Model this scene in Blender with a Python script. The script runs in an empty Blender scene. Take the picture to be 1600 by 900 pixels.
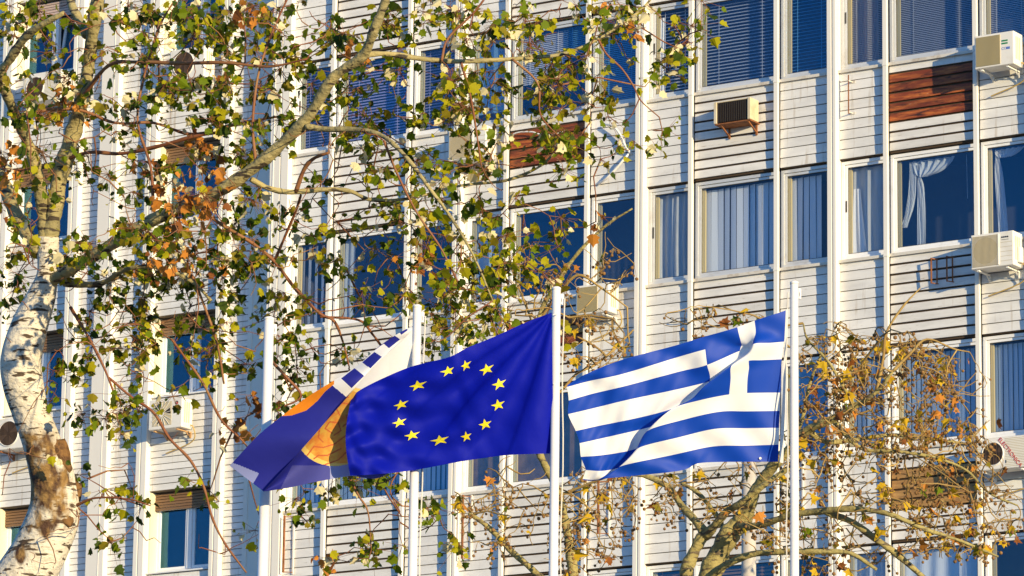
import bpy, bmesh, math, random
import numpy as np
from mathutils import Vector, Matrix
random.seed(7); RNG = np.random.default_rng(11)
scene = bpy.context.scene
C = scene.collection
rad = math.radians

# ---------------------------------------------------------------- camera
FPX, PITCH, YAW, ROLL = 7000.0, 0.22387175, 0.57747248, 0.01312919
CAM = Vector((45.3045, -62.35, 1.7))
Z0 = 1.7 + 19.87566                      # height of the reference window sill line
_d = Vector((-math.sin(YAW)*math.cos(PITCH), math.cos(YAW)*math.cos(PITCH), math.sin(PITCH)))
_r0 = Vector((math.cos(YAW), math.sin(YAW), 0)); _u0 = _r0.cross(_d)
_r = _r0*math.cos(ROLL) + _u0*math.sin(ROLL); _u = _u0*math.cos(ROLL) - _r0*math.sin(ROLL)
cd = bpy.data.cameras.new('camera'); cam = bpy.data.objects.new('camera', cd); C.objects.link(cam)
cam.matrix_world = Matrix(((_r.x, _u.x, -_d.x, CAM.x), (_r.y, _u.y, -_d.y, CAM.y), (_r.z, _u.z, -_d.z, CAM.z), (0, 0, 0, 1)))
cd.sensor_width = 36; cd.lens = 36*FPX/1600; cd.clip_end = 3000; cd.clip_start = 0.5
scene.camera = cam
def P(x, y, dep):                        # a point seen at (x, y) of the 1600 x 900 frame, dep metres out
    return CAM + (_d + _r*((x-800)/FPX) + _u*((450-y)/FPX))*dep
def proj(p):
    q = Vector(p)-CAM; z = q.dot(_d)
    return 800+FPX*q.dot(_r)/z, 450-FPX*q.dot(_u)/z, z

# ---------------------------------------------------------------- sky, sun, exposure
SUN_AZ, SUN_EL = rad(66), rad(9)         # azimuth measured from the facade normal
sv = Vector((math.sin(SUN_AZ)*math.cos(SUN_EL), -math.cos(SUN_AZ)*math.cos(SUN_EL), math.sin(SUN_EL)))
w = bpy.data.worlds.new('World'); scene.world = w; w.use_nodes = True
nt = w.node_tree; bg = nt.nodes['Background']
sky = nt.nodes.new('ShaderNodeTexSky'); sky.sky_type = 'NISHITA'; sky.sun_disc = False
sky.sun_elevation = SUN_EL; sky.sun_rotation = math.atan2(sv.x, sv.y)
sky.altitude = 50; sky.air_density = 1.0; sky.dust_density = 0.1; sky.ozone_density = 6.0
hsv = nt.nodes.new('ShaderNodeHueSaturation'); hsv.inputs['Saturation'].default_value = 1.0
nt.links.new(sky.outputs[0], hsv.inputs['Color']); nt.links.new(hsv.outputs[0], bg.inputs[0]); bg.inputs[1].default_value = 0.15
sl = bpy.data.lights.new('sun', 'SUN'); sl.energy = 3.6; sl.angle = rad(0.5); sl.color = (1.0, 0.80, 0.46)
so = bpy.data.objects.new('sun', sl); C.objects.link(so); so.rotation_euler = sv.to_track_quat('Z', 'Y').to_euler()
so.location = (30, -40, 40)
vs = scene.view_settings; vs.view_transform = 'Standard'; vs.look = 'None'; vs.exposure = 0.93; vs.gamma = 1; vs.use_curve_mapping = False

# ---------------------------------------------------------------- materials
MATS = {}
def mat(name, col, rough=0.6, metal=0.0, noise=None, bump=None, transl=0.0, rnd=0.0, spec=None, coat=0.0):
    """noise=(scale, colour2, lo, hi[, stretch]) ; bump=(scale, strength[, stretch])"""
    m = bpy.data.materials.new(name); m.use_nodes = True
    n = m.node_tree; N = n.nodes; L = n.links.new
    b = N['Principled BSDF']; out = N['Material Output']
    b.inputs['Roughness'].default_value = rough; b.inputs['Metallic'].default_value = metal
    if spec is not None: b.inputs['Specular IOR Level'].default_value = spec
    if coat: b.inputs['Coat Weight'].default_value = coat
    c4 = (*col, 1); b.inputs['Base Color'].default_value = c4
    src = None
    if noise or bump:
        tc = N.new('ShaderNodeTexCoord')
        geo = N.new('ShaderNodeNewGeometry')
    if noise:
        layers = noise if isinstance(noise, list) else [noise]
        prev = None
        for ly in layers:
            mp = N.new('ShaderNodeMapping'); mp.inputs['Scale'].default_value = ly[4] if len(ly) > 4 else (1, 1, 1)
            L(geo.outputs['Position'], mp.inputs[0])
            t = N.new('ShaderNodeTexNoise'); t.inputs['Scale'].default_value = ly[0]; t.inputs['Detail'].default_value = 7; t.inputs['Roughness'].default_value = 0.62
            L(mp.outputs[0], t.inputs['Vector'])
            r = N.new('ShaderNodeMapRange'); r.inputs[1].default_value = ly[2]; r.inputs[2].default_value = ly[3]
            L(t.outputs[0], r.inputs[0])
            mx = N.new('ShaderNodeMix'); mx.data_type = 'RGBA'
            L(r.outputs[0], mx.inputs[0])
            if prev is None: mx.inputs[6].default_value = c4
            else: L(prev, mx.inputs[6])
            mx.inputs[7].default_value = (*ly[1], 1); prev = mx.outputs[2]
        src = prev
    if rnd:
        oi = N.new('ShaderNodeObjectInfo'); hs = N.new('ShaderNodeHueSaturation')
        r = N.new('ShaderNodeMapRange'); r.inputs[3].default_value = 1-rnd; r.inputs[4].default_value = 1+rnd*0.6
        L(oi.outputs['Random'], r.inputs[0]); L(r.outputs[0], hs.inputs['Value'])
        if src is None: hs.inputs['Color'].default_value = c4
        else: L(src, hs.inputs['Color'])
        src = hs.outputs[0]
    if src is not None: L(src, b.inputs['Base Color'])
    if bump:
        mp = N.new('ShaderNodeMapping'); mp.inputs['Scale'].default_value = bump[2] if len(bump) > 2 else (1, 1, 1)
        L(geo.outputs['Position'], mp.inputs[0])
        t = N.new('ShaderNodeTexNoise'); t.inputs['Scale'].default_value = bump[0]; t.inputs['Detail'].default_value = 5
        L(mp.outputs[0], t.inputs['Vector'])
        bp = N.new('ShaderNodeBump'); bp.inputs['Strength'].default_value = bump[1]; bp.inputs['Distance'].default_value = 0.02
        L(t.outputs[0], bp.inputs['Height']); L(bp.outputs[0], b.inputs['Normal'])
    if transl:
        tr = N.new('ShaderNodeBsdfTranslucent'); tr.inputs[0].default_value = c4
        if src is not None: L(src, tr.inputs[0])
        ms = N.new('ShaderNodeMixShader'); ms.inputs[0].default_value = transl
        L(b.outputs[0], ms.inputs[1]); L(tr.outputs[0], ms.inputs[2]); L(ms.outputs[0], out.inputs[0])
    MATS[name] = m
    return m
grime = (0.42, 0.38, 0.32)
mat('board', (0.78, 0.765, 0.74), 0.5, noise=[(1.1, (0.62, 0.61, 0.60), 0.42, 0.72, (1, 1, 3)), (9, grime, 0.60, 0.80, (0.5, 1, 2.5)), (2.6, (0.46, 0.37, 0.26), 0.56, 0.78, (4, 1, 0.30))], bump=(3, 0.05, (0.3, 1, 4)), rnd=0.07)
mat('board_old', (0.76, 0.74, 0.71), 0.55, noise=[(2.0, (0.58, 0.56, 0.53), 0.42, 0.72, (0.6, 1, 3)), (11, (0.36, 0.28, 0.2), 0.60, 0.76, (0.4, 1, 2.5)), (2.4, (0.46, 0.36, 0.25), 0.60, 0.80, (4, 1, 0.35))], bump=(4, 0.06), rnd=0.08)
mat('rust_wood', (0.20, 0.038, 0.010), 0.6, noise=[(3.0, (0.50, 0.14, 0.025), 0.45, 0.66, (0.7, 1, 5)), (5.0, (0.04, 0.012, 0.006), 0.53, 0.66, (0.5, 1, 3)), (7.0, (0.6, 0.48, 0.34), 0.66, 0.72, (0.5, 1, 3))], bump=(9, 0.35, (0.3, 1, 3)), rnd=0.25)
mat('ochre_wood', (0.30, 0.15, 0.045), 0.6, noise=[(2.2, (0.46, 0.27, 0.09), 0.42, 0.72, (0.8, 1, 5)), (6.0, (0.10, 0.045, 0.015), 0.56, 0.74, (0.5, 1, 3))], bump=(9, 0.3, (0.3, 1, 3)), rnd=0.2)
mat('gap_dark', (0.06, 0.036, 0.02), 0.9)
mat('side_backing', (0.20, 0.17, 0.14), 0.9)
mat('pilaster', (0.80, 0.76, 0.69), 0.45, noise=[(0.8, (0.72, 0.69, 0.64), 0.5, 0.8, (1, 1, 0.4)), (5, (0.50, 0.42, 0.33), 0.69, 0.85, (3, 3, 0.5))], bump=(2, 0.04))
mat('frame_white', (0.80, 0.80, 0.81), 0.35, noise=(3, (0.62, 0.60, 0.57), 0.58, 0.82), rnd=0.06)
mat('frame_alu', (0.62, 0.63, 0.65), 0.4, metal=0.25, noise=(3, (0.46, 0.43, 0.4), 0.55, 0.8), rnd=0.06)
mat('sill', (0.66, 0.62, 0.55), 0.5, noise=(4, (0.36, 0.27, 0.18), 0.52, 0.75))
mat('gasket', (0.05, 0.045, 0.04), 0.6)
mat('jamb_tan', (0.60, 0.47, 0.20), 0.6); mat('jamb_cream', (0.72, 0.66, 0.48), 0.6)
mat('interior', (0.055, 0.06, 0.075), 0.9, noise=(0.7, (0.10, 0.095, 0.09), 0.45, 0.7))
mat('tree_reflection_brown', (0.22, 0.13, 0.06), 0.8, noise=(2.0, (0.06, 0.035, 0.02), .4, .65))  # brown mottle painted in place of trees reflected in the glass
mat('blind_light', (0.58, 0.58, 0.60), 0.5)
mat('blind_blue', (0.10, 0.30, 0.52), 0.5)
mat('blind_grey', (0.42, 0.42, 0.44), 0.5)
mat('blind_purple', (0.38, 0.36, 0.56), 0.5)
mat('roller', (0.22, 0.42, 0.60), 0.6, transl=0.2)
mat('slat_pale', (0.80, 0.84, 0.88), 0.6, transl=0.2)
mat('slat_blue', (0.52, 0.66, 0.80), 0.6, transl=0.2)
mat('curtain', (0.84, 0.85, 0.86), 0.8, transl=0.25)
mat('sheer', (0.66, 0.68, 0.68), 0.8, transl=0.3, noise=(2.5, (0.46, 0.50, 0.53), 0.4, 0.7, (3, 1, 0.4)))
mat('pink_curtain', (0.45, 0.34, 0.42), 0.8, transl=0.2)
mat('shutter_brown', (0.22, 0.12, 0.055), 0.55, rnd=0.12)
mat('shutter_pink', (0.55, 0.42, 0.38), 0.55)
mat('wood_room', (0.25, 0.13, 0.05), 0.6)
mat('ac_white', (0.80, 0.77, 0.71), 0.4, noise=[(3, (0.66, 0.61, 0.52), 0.5, 0.8), (8, (0.45, 0.34, 0.2), 0.70, 0.85, (2, 2, 0.7))])
mat('ac_cream', (0.62, 0.52, 0.34), 0.5, noise=[(6, (0.40, 0.24, 0.10), 0.52, 0.75), (3, (0.7, 0.62, 0.48), 0.5, 0.7)]); mat('ac_beige', (0.56, 0.48, 0.32), 0.5)
mat('ac_mesh', (0.46, 0.38, 0.20), 0.5, metal=0.1)
mat('ac_dark', (0.025, 0.018, 0.014), 0.7)
mat('ac_fan', (0.10, 0.06, 0.035), 0.5)
mat('ac_coil', (0.085, 0.028, 0.012), 0.6, noise=(14, (0.26, 0.12, 0.04), 0.55, 0.75))
mat('rust', (0.30, 0.11, 0.035), 0.8, noise=(9, (0.12, 0.04, 0.015), 0.45, 0.7))
mat('rust_light', (0.46, 0.27, 0.12), 0.8)
mat('ink_green', (0.02, 0.22, 0.08), 0.5); mat('ink_blue', (0.12, 0.20, 0.55), 0.5)
mat('ink_black', (0.02, 0.02, 0.03), 0.5); mat('ink_red', (0.55, 0.03, 0.03), 0.5)
mat('cable_white', (0.78, 0.76, 0.72), 0.5); mat('cable_tan', (0.55, 0.38, 0.12), 0.6); mat('cable_dark', (0.06, 0.05, 0.05), 0.6)
mat('pole_white', (0.80, 0.78, 0.76), 0.35, noise=[(2, (0.70, 0.66, 0.62), 0.5, 0.8, (1, 1, 0.3)), (14, (0.45, 0.18, 0.08), 0.68, 0.76, (1, 1, 0.4))])
mat('pole_grey', (0.52, 0.48, 0.42), 0.8, noise=(3, (0.38, 0.34, 0.29), 0.45, 0.7))
mat('rope', (0.7, 0.66, 0.58), 0.8)
mat('ground', (0.10, 0.095, 0.09), 0.9, noise=(0.4, (0.16, 0.15, 0.14), 0.4, 0.7))
mat('paving', (0.30, 0.28, 0.26), 0.9, noise=(2, (0.22, 0.2, 0.19), 0.4, 0.7))
FK = dict(rough=.62, spec=.14, bump=(11, .2))
mat('flag_blue', (0.002, 0.008, 0.36), transl=0.25, **FK); mat('flag_star', (0.85, 0.72, 0.02), 0.5, transl=0.1)
mat('flag_white', (0.80, 0.79, 0.78), transl=0.25, **FK)
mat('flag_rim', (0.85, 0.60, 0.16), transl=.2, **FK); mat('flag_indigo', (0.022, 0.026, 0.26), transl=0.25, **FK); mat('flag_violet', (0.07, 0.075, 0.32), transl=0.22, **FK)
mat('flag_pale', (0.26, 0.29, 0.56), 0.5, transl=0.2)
mat('flag_orange', (0.80, 0.24, 0.015), transl=0.25, **FK); mat('flag_gold', (0.76, 0.44, 0.08), transl=0.3, noise=(9, (0.74, 0.25, 0.05), .42, .62), **FK); mat('flag_redline', (0.58, 0.14, 0.05), transl=0.2, **FK)
# glass: thin coated pane, part mirror, part clear
def glass(name, tint, k, refl=(0.26, 0.70, 1.0)):
    m = bpy.data.materials.new(name); m.use_nodes = True; n = m.node_tree; N = n.nodes; L = n.links.new
    N.remove(N['Principled BSDF'])
    g = N.new('ShaderNodeBsdfGlossy'); g.inputs['Roughness'].default_value = 0.02; g.inputs[0].default_value = (*refl, 1)
    t = N.new('ShaderNodeBsdfTransparent'); t.inputs[0].default_value = (*tint, 1)
    geo = N.new('ShaderNodeNewGeometry'); tx = N.new('ShaderNodeTexNoise'); tx.inputs['Scale'].default_value = 0.9
    L(geo.outputs['Position'], tx.inputs['Vector'])
    bp = N.new('ShaderNodeBump'); bp.inputs['Strength'].default_value = 0.05; bp.inputs['Distance'].default_value = 0.05
    L(tx.outputs[0], bp.inputs['Height']); L(bp.outputs[0], g.inputs['Normal'])
    fr = N.new('ShaderNodeLayerWeight'); fr.inputs[0].default_value = 0.12
    mr = N.new('ShaderNodeMapRange'); mr.inputs[3].default_value = k; mr.inputs[4].default_value = 1.0
    L(fr.outputs['Facing'], mr.inputs[0]); mr.inputs[4].default_value = 0.6
    ms = N.new('ShaderNodeMixShader'); L(mr.outputs[0], ms.inputs[0]); L(t.outputs[0], ms.inputs[1]); L(g.outputs[0], ms.inputs[2])
    L(ms.outputs[0], N['Material Output'].inputs[0]); MATS[name] = m
glass('glass', (0.93, 0.96, 1.0), 0.06)
glass('glass_clear', (0.95, 0.97, 1.0), 0.022, (0.55, 0.75, 0.95))
glass('glass_grey', (0.86, 0.90, 0.95), 0.06, (0.50, 0.68, 0.88))
# white poplar bark: dark lens-shaped scars, a brown rough patch on the lower trunk
def bark(name, base, second, scar, patch=None):
    m = bpy.data.materials.new(name); m.use_nodes = True; n = m.node_tree; N = n.nodes; L = n.links.new
    b = N['Principled BSDF']; b.inputs['Roughness'].default_value = 0.8
    geo = N.new('ShaderNodeNewGeometry')
    def noise(sc, st, lo, hi, det=4):
        mp = N.new('ShaderNodeMapping'); mp.inputs['Scale'].default_value = st; L(geo.outputs['Position'], mp.inputs[0])
        t = N.new('ShaderNodeTexNoise'); t.inputs['Scale'].default_value = sc; t.inputs['Detail'].default_value = det; L(mp.outputs[0], t.inputs['Vector'])
        r = N.new('ShaderNodeMapRange'); r.inputs[1].default_value = lo; r.inputs[2].default_value = hi; L(t.outputs[0], r.inputs[0]); return r.outputs[0], t.outputs[0]
    def mix(f, a, bcol):
        x = N.new('ShaderNodeMix'); x.data_type = 'RGBA'; L(f, x.inputs[0])
        if isinstance(a, tuple): x.inputs[6].default_value = (*a, 1)
        else: L(a, x.inputs[6])
        x.inputs[7].default_value = (*bcol, 1); return x.outputs[2]
    f1, _ = noise(2.5, (1, 1, 1), 0.4, 0.7); c = mix(f1, base, second)
    f2, h2 = noise(4.5, (1, 1, 4.5), 0.575, 0.615, 3); c = mix(f2, c, scar)
    f3, _ = noise(26, (1, 1, 1), 0.66, 0.74, 2); c = mix(f3, c, scar)
    if patch:
        for (pc, pr) in patch:
            vd = N.new('ShaderNodeVectorMath'); vd.operation = 'DISTANCE'; L(geo.outputs['Position'], vd.inputs[0]); vd.inputs[1].default_value = pc
            _, nz = noise(7.0, (1, 1, .6), 0, 1, 10)
            mm = N.new('ShaderNodeMath'); mm.operation = 'MULTIPLY_ADD'; L(nz, mm.inputs[0]); mm.inputs[1].default_value = pr*3.4; L(vd.outputs[1], mm.inputs[2])
            r = N.new('ShaderNodeMapRange'); r.inputs[1].default_value = pr*3.0; r.inputs[2].default_value = pr*2.35; L(mm.outputs[0], r.inputs[0])
            fb, nb = noise(11, (1, 1, 0.5), 0.42, 0.58, 8)
            pcol = mix(fb, (0.26, 0.15, 0.045), (0.06, 0.025, 0.01))
            x = N.new('ShaderNodeMix'); x.data_type = 'RGBA'; L(r.outputs[0], x.inputs[0]); L(c, x.inputs[6]); L(pcol, x.inputs[7]); c = x.outputs[2]
    L(c, b.inputs['Base Color'])
    _, hb = noise(12, (1, 1, 1.6), 0, 1, 7)
    bp = N.new('ShaderNodeBump'); bp.inputs['Strength'].default_value = 0.9; bp.inputs['Distance'].default_value = 0.04; L(hb, bp.inputs['Height']); L(bp.outputs[0], b.inputs['Normal'])
    MATS[name] = m
TD = 50.0                                 # metres to the poplar
bark('poplar_trunk', (0.66, 0.60, 0.50), (0.52, 0.46, 0.36), (0.07, 0.045, 0.025),
     [(tuple(P(58, 705, TD-0.25)), 0.22), (tuple(P(62, 745, TD-0.25)), 0.26), (tuple(P(66, 785, TD-0.25)), 0.25), (tuple(P(72, 818, TD-0.25)), 0.14), (tuple(P(30, 865, TD-.3)), 0.09)])
bark('poplar_limb', (0.38, 0.31, 0.13), (0.22, 0.19, 0.09), (0.05, 0.035, 0.02))
bark('plane_limb', (0.36, 0.30, 0.11), (0.20, 0.165, 0.06), (0.12, 0.09, 0.05))
mat('knot', (0.20, 0.10, 0.03), 0.9, noise=(10, (0.05, 0.02, 0.008), 0.42, 0.62), bump=(12, 0.8))
mat('twig', (0.19, 0.062, 0.022), 0.7, noise=(1.5, (0.30, 0.16, 0.06), 0.45, 0.7))
mat('twig_plane', (0.26, 0.16, 0.045), 0.8, noise=(1.5, (0.46, 0.32, 0.11), 0.45, 0.7))
mat('seed', (0.17, 0.085, 0.025), 0.9, noise=(6, (0.28, 0.15, 0.05), 0.4, 0.7))
LK = dict(rough=0.62, spec=0.18)
mat('leaf_dark', (0.036, 0.062, 0.003), transl=0.22, **LK); mat('leaf_mid', (0.13, 0.18, 0.004), transl=0.32, **LK)
mat('leaf_yellow', (0.40, 0.36, 0.008), transl=0.38, **LK); mat('leaf_olive', (0.20, 0.16, 0.008), transl=0.25, **LK)
mat('leaf_cream', (0.66, 0.58, 0.34), transl=0.2, **LK); mat('leaf_orange', (0.56, 0.22, 0.035), transl=0.3, **LK); mat('leaf_brown', (0.22, 0.075, 0.018), transl=0.25, **LK)
mat('leaf_gold', (0.62, 0.40, 0.02), transl=0.35, **LK)

# ---------------------------------------------------------------- mesh helpers
class MB:
    def __init__(s): s.v = []; s.f = []; s.m = []
    def face(s, pts, mi=0):
        i = len(s.v); s.v += [tuple(p) for p in pts]; s.f.append(tuple(range(i, i+len(pts)))); s.m.append(mi)
    def box(s, x0, x1, y0, y1, z0, z1, mi=0, M=None):
        i = len(s.v)
        pts = [(x0, y0, z0), (x1, y0, z0), (x1, y1, z0), (x0, y1, z0), (x0, y0, z1), (x1, y0, z1), (x1, y1, z1), (x0, y1, z1)]
        if M is not None: pts = [tuple(M @ Vector(p)) for p in pts]
        s.v += pts
        for q in ((0, 3, 2, 1), (4, 5, 6, 7), (0, 1, 5, 4), (1, 2, 6, 5), (2, 3, 7, 6), (3, 0, 4, 7)):
            s.f.append(tuple(i+k for k in q)); s.m.append(mi)
    def bar(s, a, b, wd, mi=0, n=4):
        s.tube([a, b], [wd/2, wd/2], n, mi)
    def tube(s, pts, rr, n=6, mi=0, cap=True):
        pts = [Vector(p) for p in pts]; base = len(s.v); ref = None
        for k, p in enumerate(pts):
            t = (pts[min(k+1, len(pts)-1)]-pts[max(k-1, 0)])
            if t.length < 1e-9: t = Vector((0, 0, 1))
            t.normalize()
            if ref is None: ref = t.orthogonal().normalized()
            ref = (ref-t*ref.dot(t))
            if ref.length < 1e-6: ref = t.orthogonal()
            ref.normalize(); bi = t.cross(ref)
            for j in range(n):
                a = 2*math.pi*j/n; s.v.append(tuple(p+(ref*math.cos(a)+bi*math.sin(a))*rr[k]))
        for k in range(len(pts)-1):
            for j in range(n):
                a = base+k*n+j; b = base+k*n+(j+1) % n
                s.f.append((a, b, b+n, a+n)); s.m.append(mi)
        if cap:
            s.f.append(tuple(base+j for j in reversed(range(n)))); s.m.append(mi)
            e = base+(len(pts)-1)*n; s.f.append(tuple(e+j for j in range(n))); s.m.append(mi)
    def disc(s, c, ax, r, n=24, mi=0, r0=0.0, ry=None):
        """flat disc or ring in the plane normal to ax"""
        ax = Vector(ax).normalized(); X = Vector((1, 0, 0)) if abs(ax.x) < .9 else Vector((0, 1, 0)); Y = ax.cross(X).normalized(); X = Y.cross(ax); c = Vector(c)
        ry = ry or r
        o = [c+X*(r*math.cos(2*math.pi*k/n))+Y*(ry*math.sin(2*math.pi*k/n)) for k in range(n)]
        if r0 <= 0: s.face(o, mi); return
        q = r0/r; inn = [c+(p-c)*q for p in o]
        for k in range(n): s.face([o[k], o[(k+1) % n], inn[(k+1) % n], inn[k]], mi)
    def build(s, name, mats, parent=None, smooth=False, bevel=0):
        me = bpy.data.meshes.new(name); me.from_pydata(s.v, [], s.f)
        for mm in (mats if isinstance(mats, (list, tuple)) else [mats]): me.materials.append(MATS[mm])
        if any(s.m): me.polygons.foreach_set('material_index', s.m)
        if smooth: me.polygons.foreach_set('use_smooth', [True]*len(s.f))
        me.update()
        o = bpy.data.objects.new(name, me); C.objects.link(o)
        if parent is not None: o.parent = parent
        if bevel:
            b = o.modifiers.new('bevel', 'BEVEL'); b.width = bevel; b.segments = 2; b.limit_method = 'ANGLE'
        return o
def empty(name, loc, label, cat, group=None):
    o = bpy.data.objects.new(name, None); o.empty_display_size = 0.2; C.objects.link(o); o.location = loc
    o['label'] = label; o['category'] = cat
    if group: o['group'] = group
    return o
def tag(o, label, cat, group=None):
    o['label'] = label; o['category'] = cat
    if group: o['group'] = group
    return o
def settle(root):
    """children were built in world coordinates: put them in the frame of the root"""
    inv = Matrix.Translation(-Vector(root.location))
    def rec(o):
        for c in o.children:
            pass
    for c in root.children: c.matrix_parent_inverse = inv
def spline(pts, n=6):
    """Catmull-Rom through points of any dimension"""
    p = np.array(pts, float); q = np.vstack([2*p[0]-p[1], p, 2*p[-1]-p[-2]]); out = []
    for i in range(1, len(q)-2):
        for k in range(n):
            t = k/n; a, b, c, d = q[i-1], q[i], q[i+1], q[i+2]
            out.append(0.5*((2*b)+(-a+c)*t+(2*a-5*b+4*c-d)*t*t+(-a+3*b-3*c+d)*t**3))
    out.append(p[-1]); return np.array(out)
def F(u, off, v): return (u, -off, v+Z0)
def text_mesh(name, body, size, M, material, parent):
    cu = bpy.data.curves.new(name, 'FONT'); cu.body = body; cu.size = size; cu.extrude = 0.001
    t = bpy.data.objects.new(name, cu); C.objects.link(t)
    me = bpy.data.meshes.new_from_object(t.evaluated_get(bpy.context.evaluated_depsgraph_get()))
    bpy.data.objects.remove(t); me.name = name
    me.transform(M); me.materials.clear(); me.materials.append(MATS[material])
    o = bpy.data.objects.new(name, me); C.objects.link(o); o.parent = parent; return o

# ---------------------------------------------------------------- ground
g = MB(); g.face([(-900, -900, 0), (900, -900, 0), (900, 900, 0), (-900, 900, 0)]); o = g.build('ground', 'ground'); o['kind'] = 'structure'
g = MB(); g.box(-60, 60, -9, -0.02, 0.0, 0.12); o = g.build('pavement', 'paving'); o['kind'] = 'structure'

# ---------------------------------------------------------------- right-hand wing of the building
LB = 3.68; FH = 3.2; SP = 1.5; PW = 0.165; M1 = 0.89; M2 = 2.53; REC = -0.12
bld = empty('office_building', (5, 0, 0), 'tall white office block clad in horizontal boards, wide bays with rows of three windows', 'building')
mb = MB(); X0, X1 = -0.4, 5*LB+0.0
# structural slab bands behind the spandrels, piers at the ends, plain base and top
ks = [-2, -1, 0, 1, 2, 3]
for k in ks:
    s = -FH*k
    mb.box(X0+0.02, X1, 0.03, 0.30, s-SP+Z0+0.03, s+Z0-0.03)
mb.box(X0+0.02, X1, 0.02, 0.30, 0, -FH*3-SP+Z0-0.30); mb.box(X0+0.02, X1, 0.02, 0.30, FH*2+1.7+Z0, FH*2+3.4+Z0)
for b in range(6): mb.box(b*LB-0.15, b*LB-0.03, 0.031, 0.29, 0.01, FH*2+3.3+Z0)
mb.build('wall', 'side_backing', bld)
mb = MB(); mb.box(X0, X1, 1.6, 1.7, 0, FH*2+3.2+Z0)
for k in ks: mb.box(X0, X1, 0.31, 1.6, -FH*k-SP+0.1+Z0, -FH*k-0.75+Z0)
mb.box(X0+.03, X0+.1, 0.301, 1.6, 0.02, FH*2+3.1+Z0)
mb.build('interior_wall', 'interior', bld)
mb = MB(); mb.box(X1+0.002, X1+16, 0.0, 14, 0, FH*2+3.4+Z0); mb.build('end_wall', 'board', bld)
# pilasters: front with a groove, lit return on the right
for b in range(0, 6):
    x1 = b*LB; x0 = x1-(0.40 if b == 0 else PW); mb = MB(); zt = FH*2+3.4+Z0
    gm = x0+(x1-x0)*0.58
    mb.box(x0, gm-0.012, -0.13, 0.02 if b else 0.30, 0, zt); mb.box(gm-0.012, gm+0.012, -0.112, 0.02, 0.01, zt-0.01); mb.box(gm+0.012, x1, -0.13, 0.02, 0.0, zt)
    mb.box(x0+0.02, x1-0.004, 0.02, 0.16, 0.01, zt-0.02)
    if b == 0: mb.box(x0+.06, x0+.085, -.138, -.129, 0, zt)
    mb.build('pilaster', 'pilaster', bld, bevel=0.006)
# slim box mullions standing a little off the boards, with collars at every sill
for b in range(5):
    for m in (M1, M2):
        mb = MB(); x = b*LB+m
        mb.box(x-0.035, x+0.035, -0.095, -0.035, 3.5, FH*2+3.2+Z0)
        for k in ks:
            mb.box(x-0.042, x+0.042, -0.102, -0.03, -FH*k-0.05+Z0, -FH*k-0.02+Z0)
            mb.box(x-0.015, x+0.015, -0.04, 0.03, -FH*k-0.75+Z0, -FH*k-0.72+Z0)
        mb.build('mullion', 'pilaster', bld)
COLS = [(0.004, M1-0.04), (M1+0.04, M2-0.04), (M2+0.04, LB-PW-0.004)]
rusty = {(3, 0, 1): {1: 'rust_wood', 2: 'rust_wood', 3: 'rust_wood', 4: 'rust_wood', 5: 'rust_wood'},
         (1, 0, 1): {1: 'rust_wood', 2: 'rust_wood', 3: 'rust_wood', 4: 'rust_wood'},
         (3, 2, 1): {2: 'ochre_wood', 3: 'ochre_wood', 4: 'ochre_wood', 5: 'ochre_wood'},
         (1, 1, 1): {2: 'rust_wood', 3: 'ochre_wood', 4: 'rust_wood'}}
NBRD = 9; PT = SP/NBRD
cand = []
for b in range(5):
    for k in ks:
        for c, (a, e) in enumerate(COLS):
            for i in range(NBRD):
                gap = 0.034 if c == 1 else 0.0125
                v1 = -FH*k-0.03-i*PT*0.985; v0 = v1-PT*0.985+gap
                m = rusty.get((b, k, c), {}).get(i, 'board_old' if (c == 1) else 'board')
                x, y, z = proj(F(b*LB+(a+e)/2, 0, v0)); vis = -60 < x < 1640 and -30 < y < 930
                cand.append((vis, e-a if vis else 0, -z, b*LB+a, b*LB+e, v0, v1, c, m))
cand.sort(key=lambda t: (t[0], t[8] not in ('board', 'board_old'), t[2]), reverse=True)
def board_mesh(mb, u0, u1, v0, v1, mi=0, tilt=0.010, off=0.0, th=0.018):
    # lower edge stands proud of the upper one
    i = len(mb.v)
    mb.v += [F(u0, off+tilt, v0), F(u1, off+tilt, v0), F(u1, off, v1), F(u0, off, v1), F(u0, off-th, v0), F(u1, off-th, v0), F(u1, off-th, v1), F(u0, off-th, v1)]
    for q in ((0, 1, 2, 3), (7, 6, 5, 4), (4, 5, 1, 0), (5, 6, 2, 1), (6, 7, 3, 2), (7, 4, 0, 3)):
        mb.f.append(tuple(i+k for k in q)); mb.m.append(mi)
shared = {}
def put_board(parent, u0, u1, v0, v1, m, off=0.0):
    key = (round(u1-u0, 3), round(v1-v0, 3), m)
    if key not in shared:
        q = MB(); board_mesh(q, 0, u1-u0, -Z0, v1-v0-Z0, 0)
        o = q.build('board', m, parent); shared[key] = o.data
    else:
        o = bpy.data.objects.new('board', shared[key]); C.objects.link(o); o.parent = parent
    j = random.uniform(-0.003, 0.003)
    o.location = (u0, -off+j, v0+Z0); o.rotation_euler = (0, random.uniform(-0.0012, 0.0012), 0)
    return o
rest = MB()
for n, t in enumerate(cand):
    if n < 300 and t[0]: put_board(bld, t[3], t[4], t[5], t[6], t[8])
    else: board_mesh(rest, t[3], t[4], t[5], t[6], {'board': 0, 'board_old': 1}.get(t[8], 2))
o = rest.build('boards', ['board', 'board_old', 'rust_wood'], bld); o['kind'] = 'stuff'
# dark backing behind the open-jointed middle panels
for b in range(5):
    for k in ks:
        q = MB(); q.box(b*LB+COLS[1][0]-.02, b*LB+COLS[1][1]+.02, 0.020, 0.028, -FH*k-SP+0.02+Z0, -FH*k-0.02+Z0); q.build('panel_backing', 'gap_dark', bld)

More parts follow.
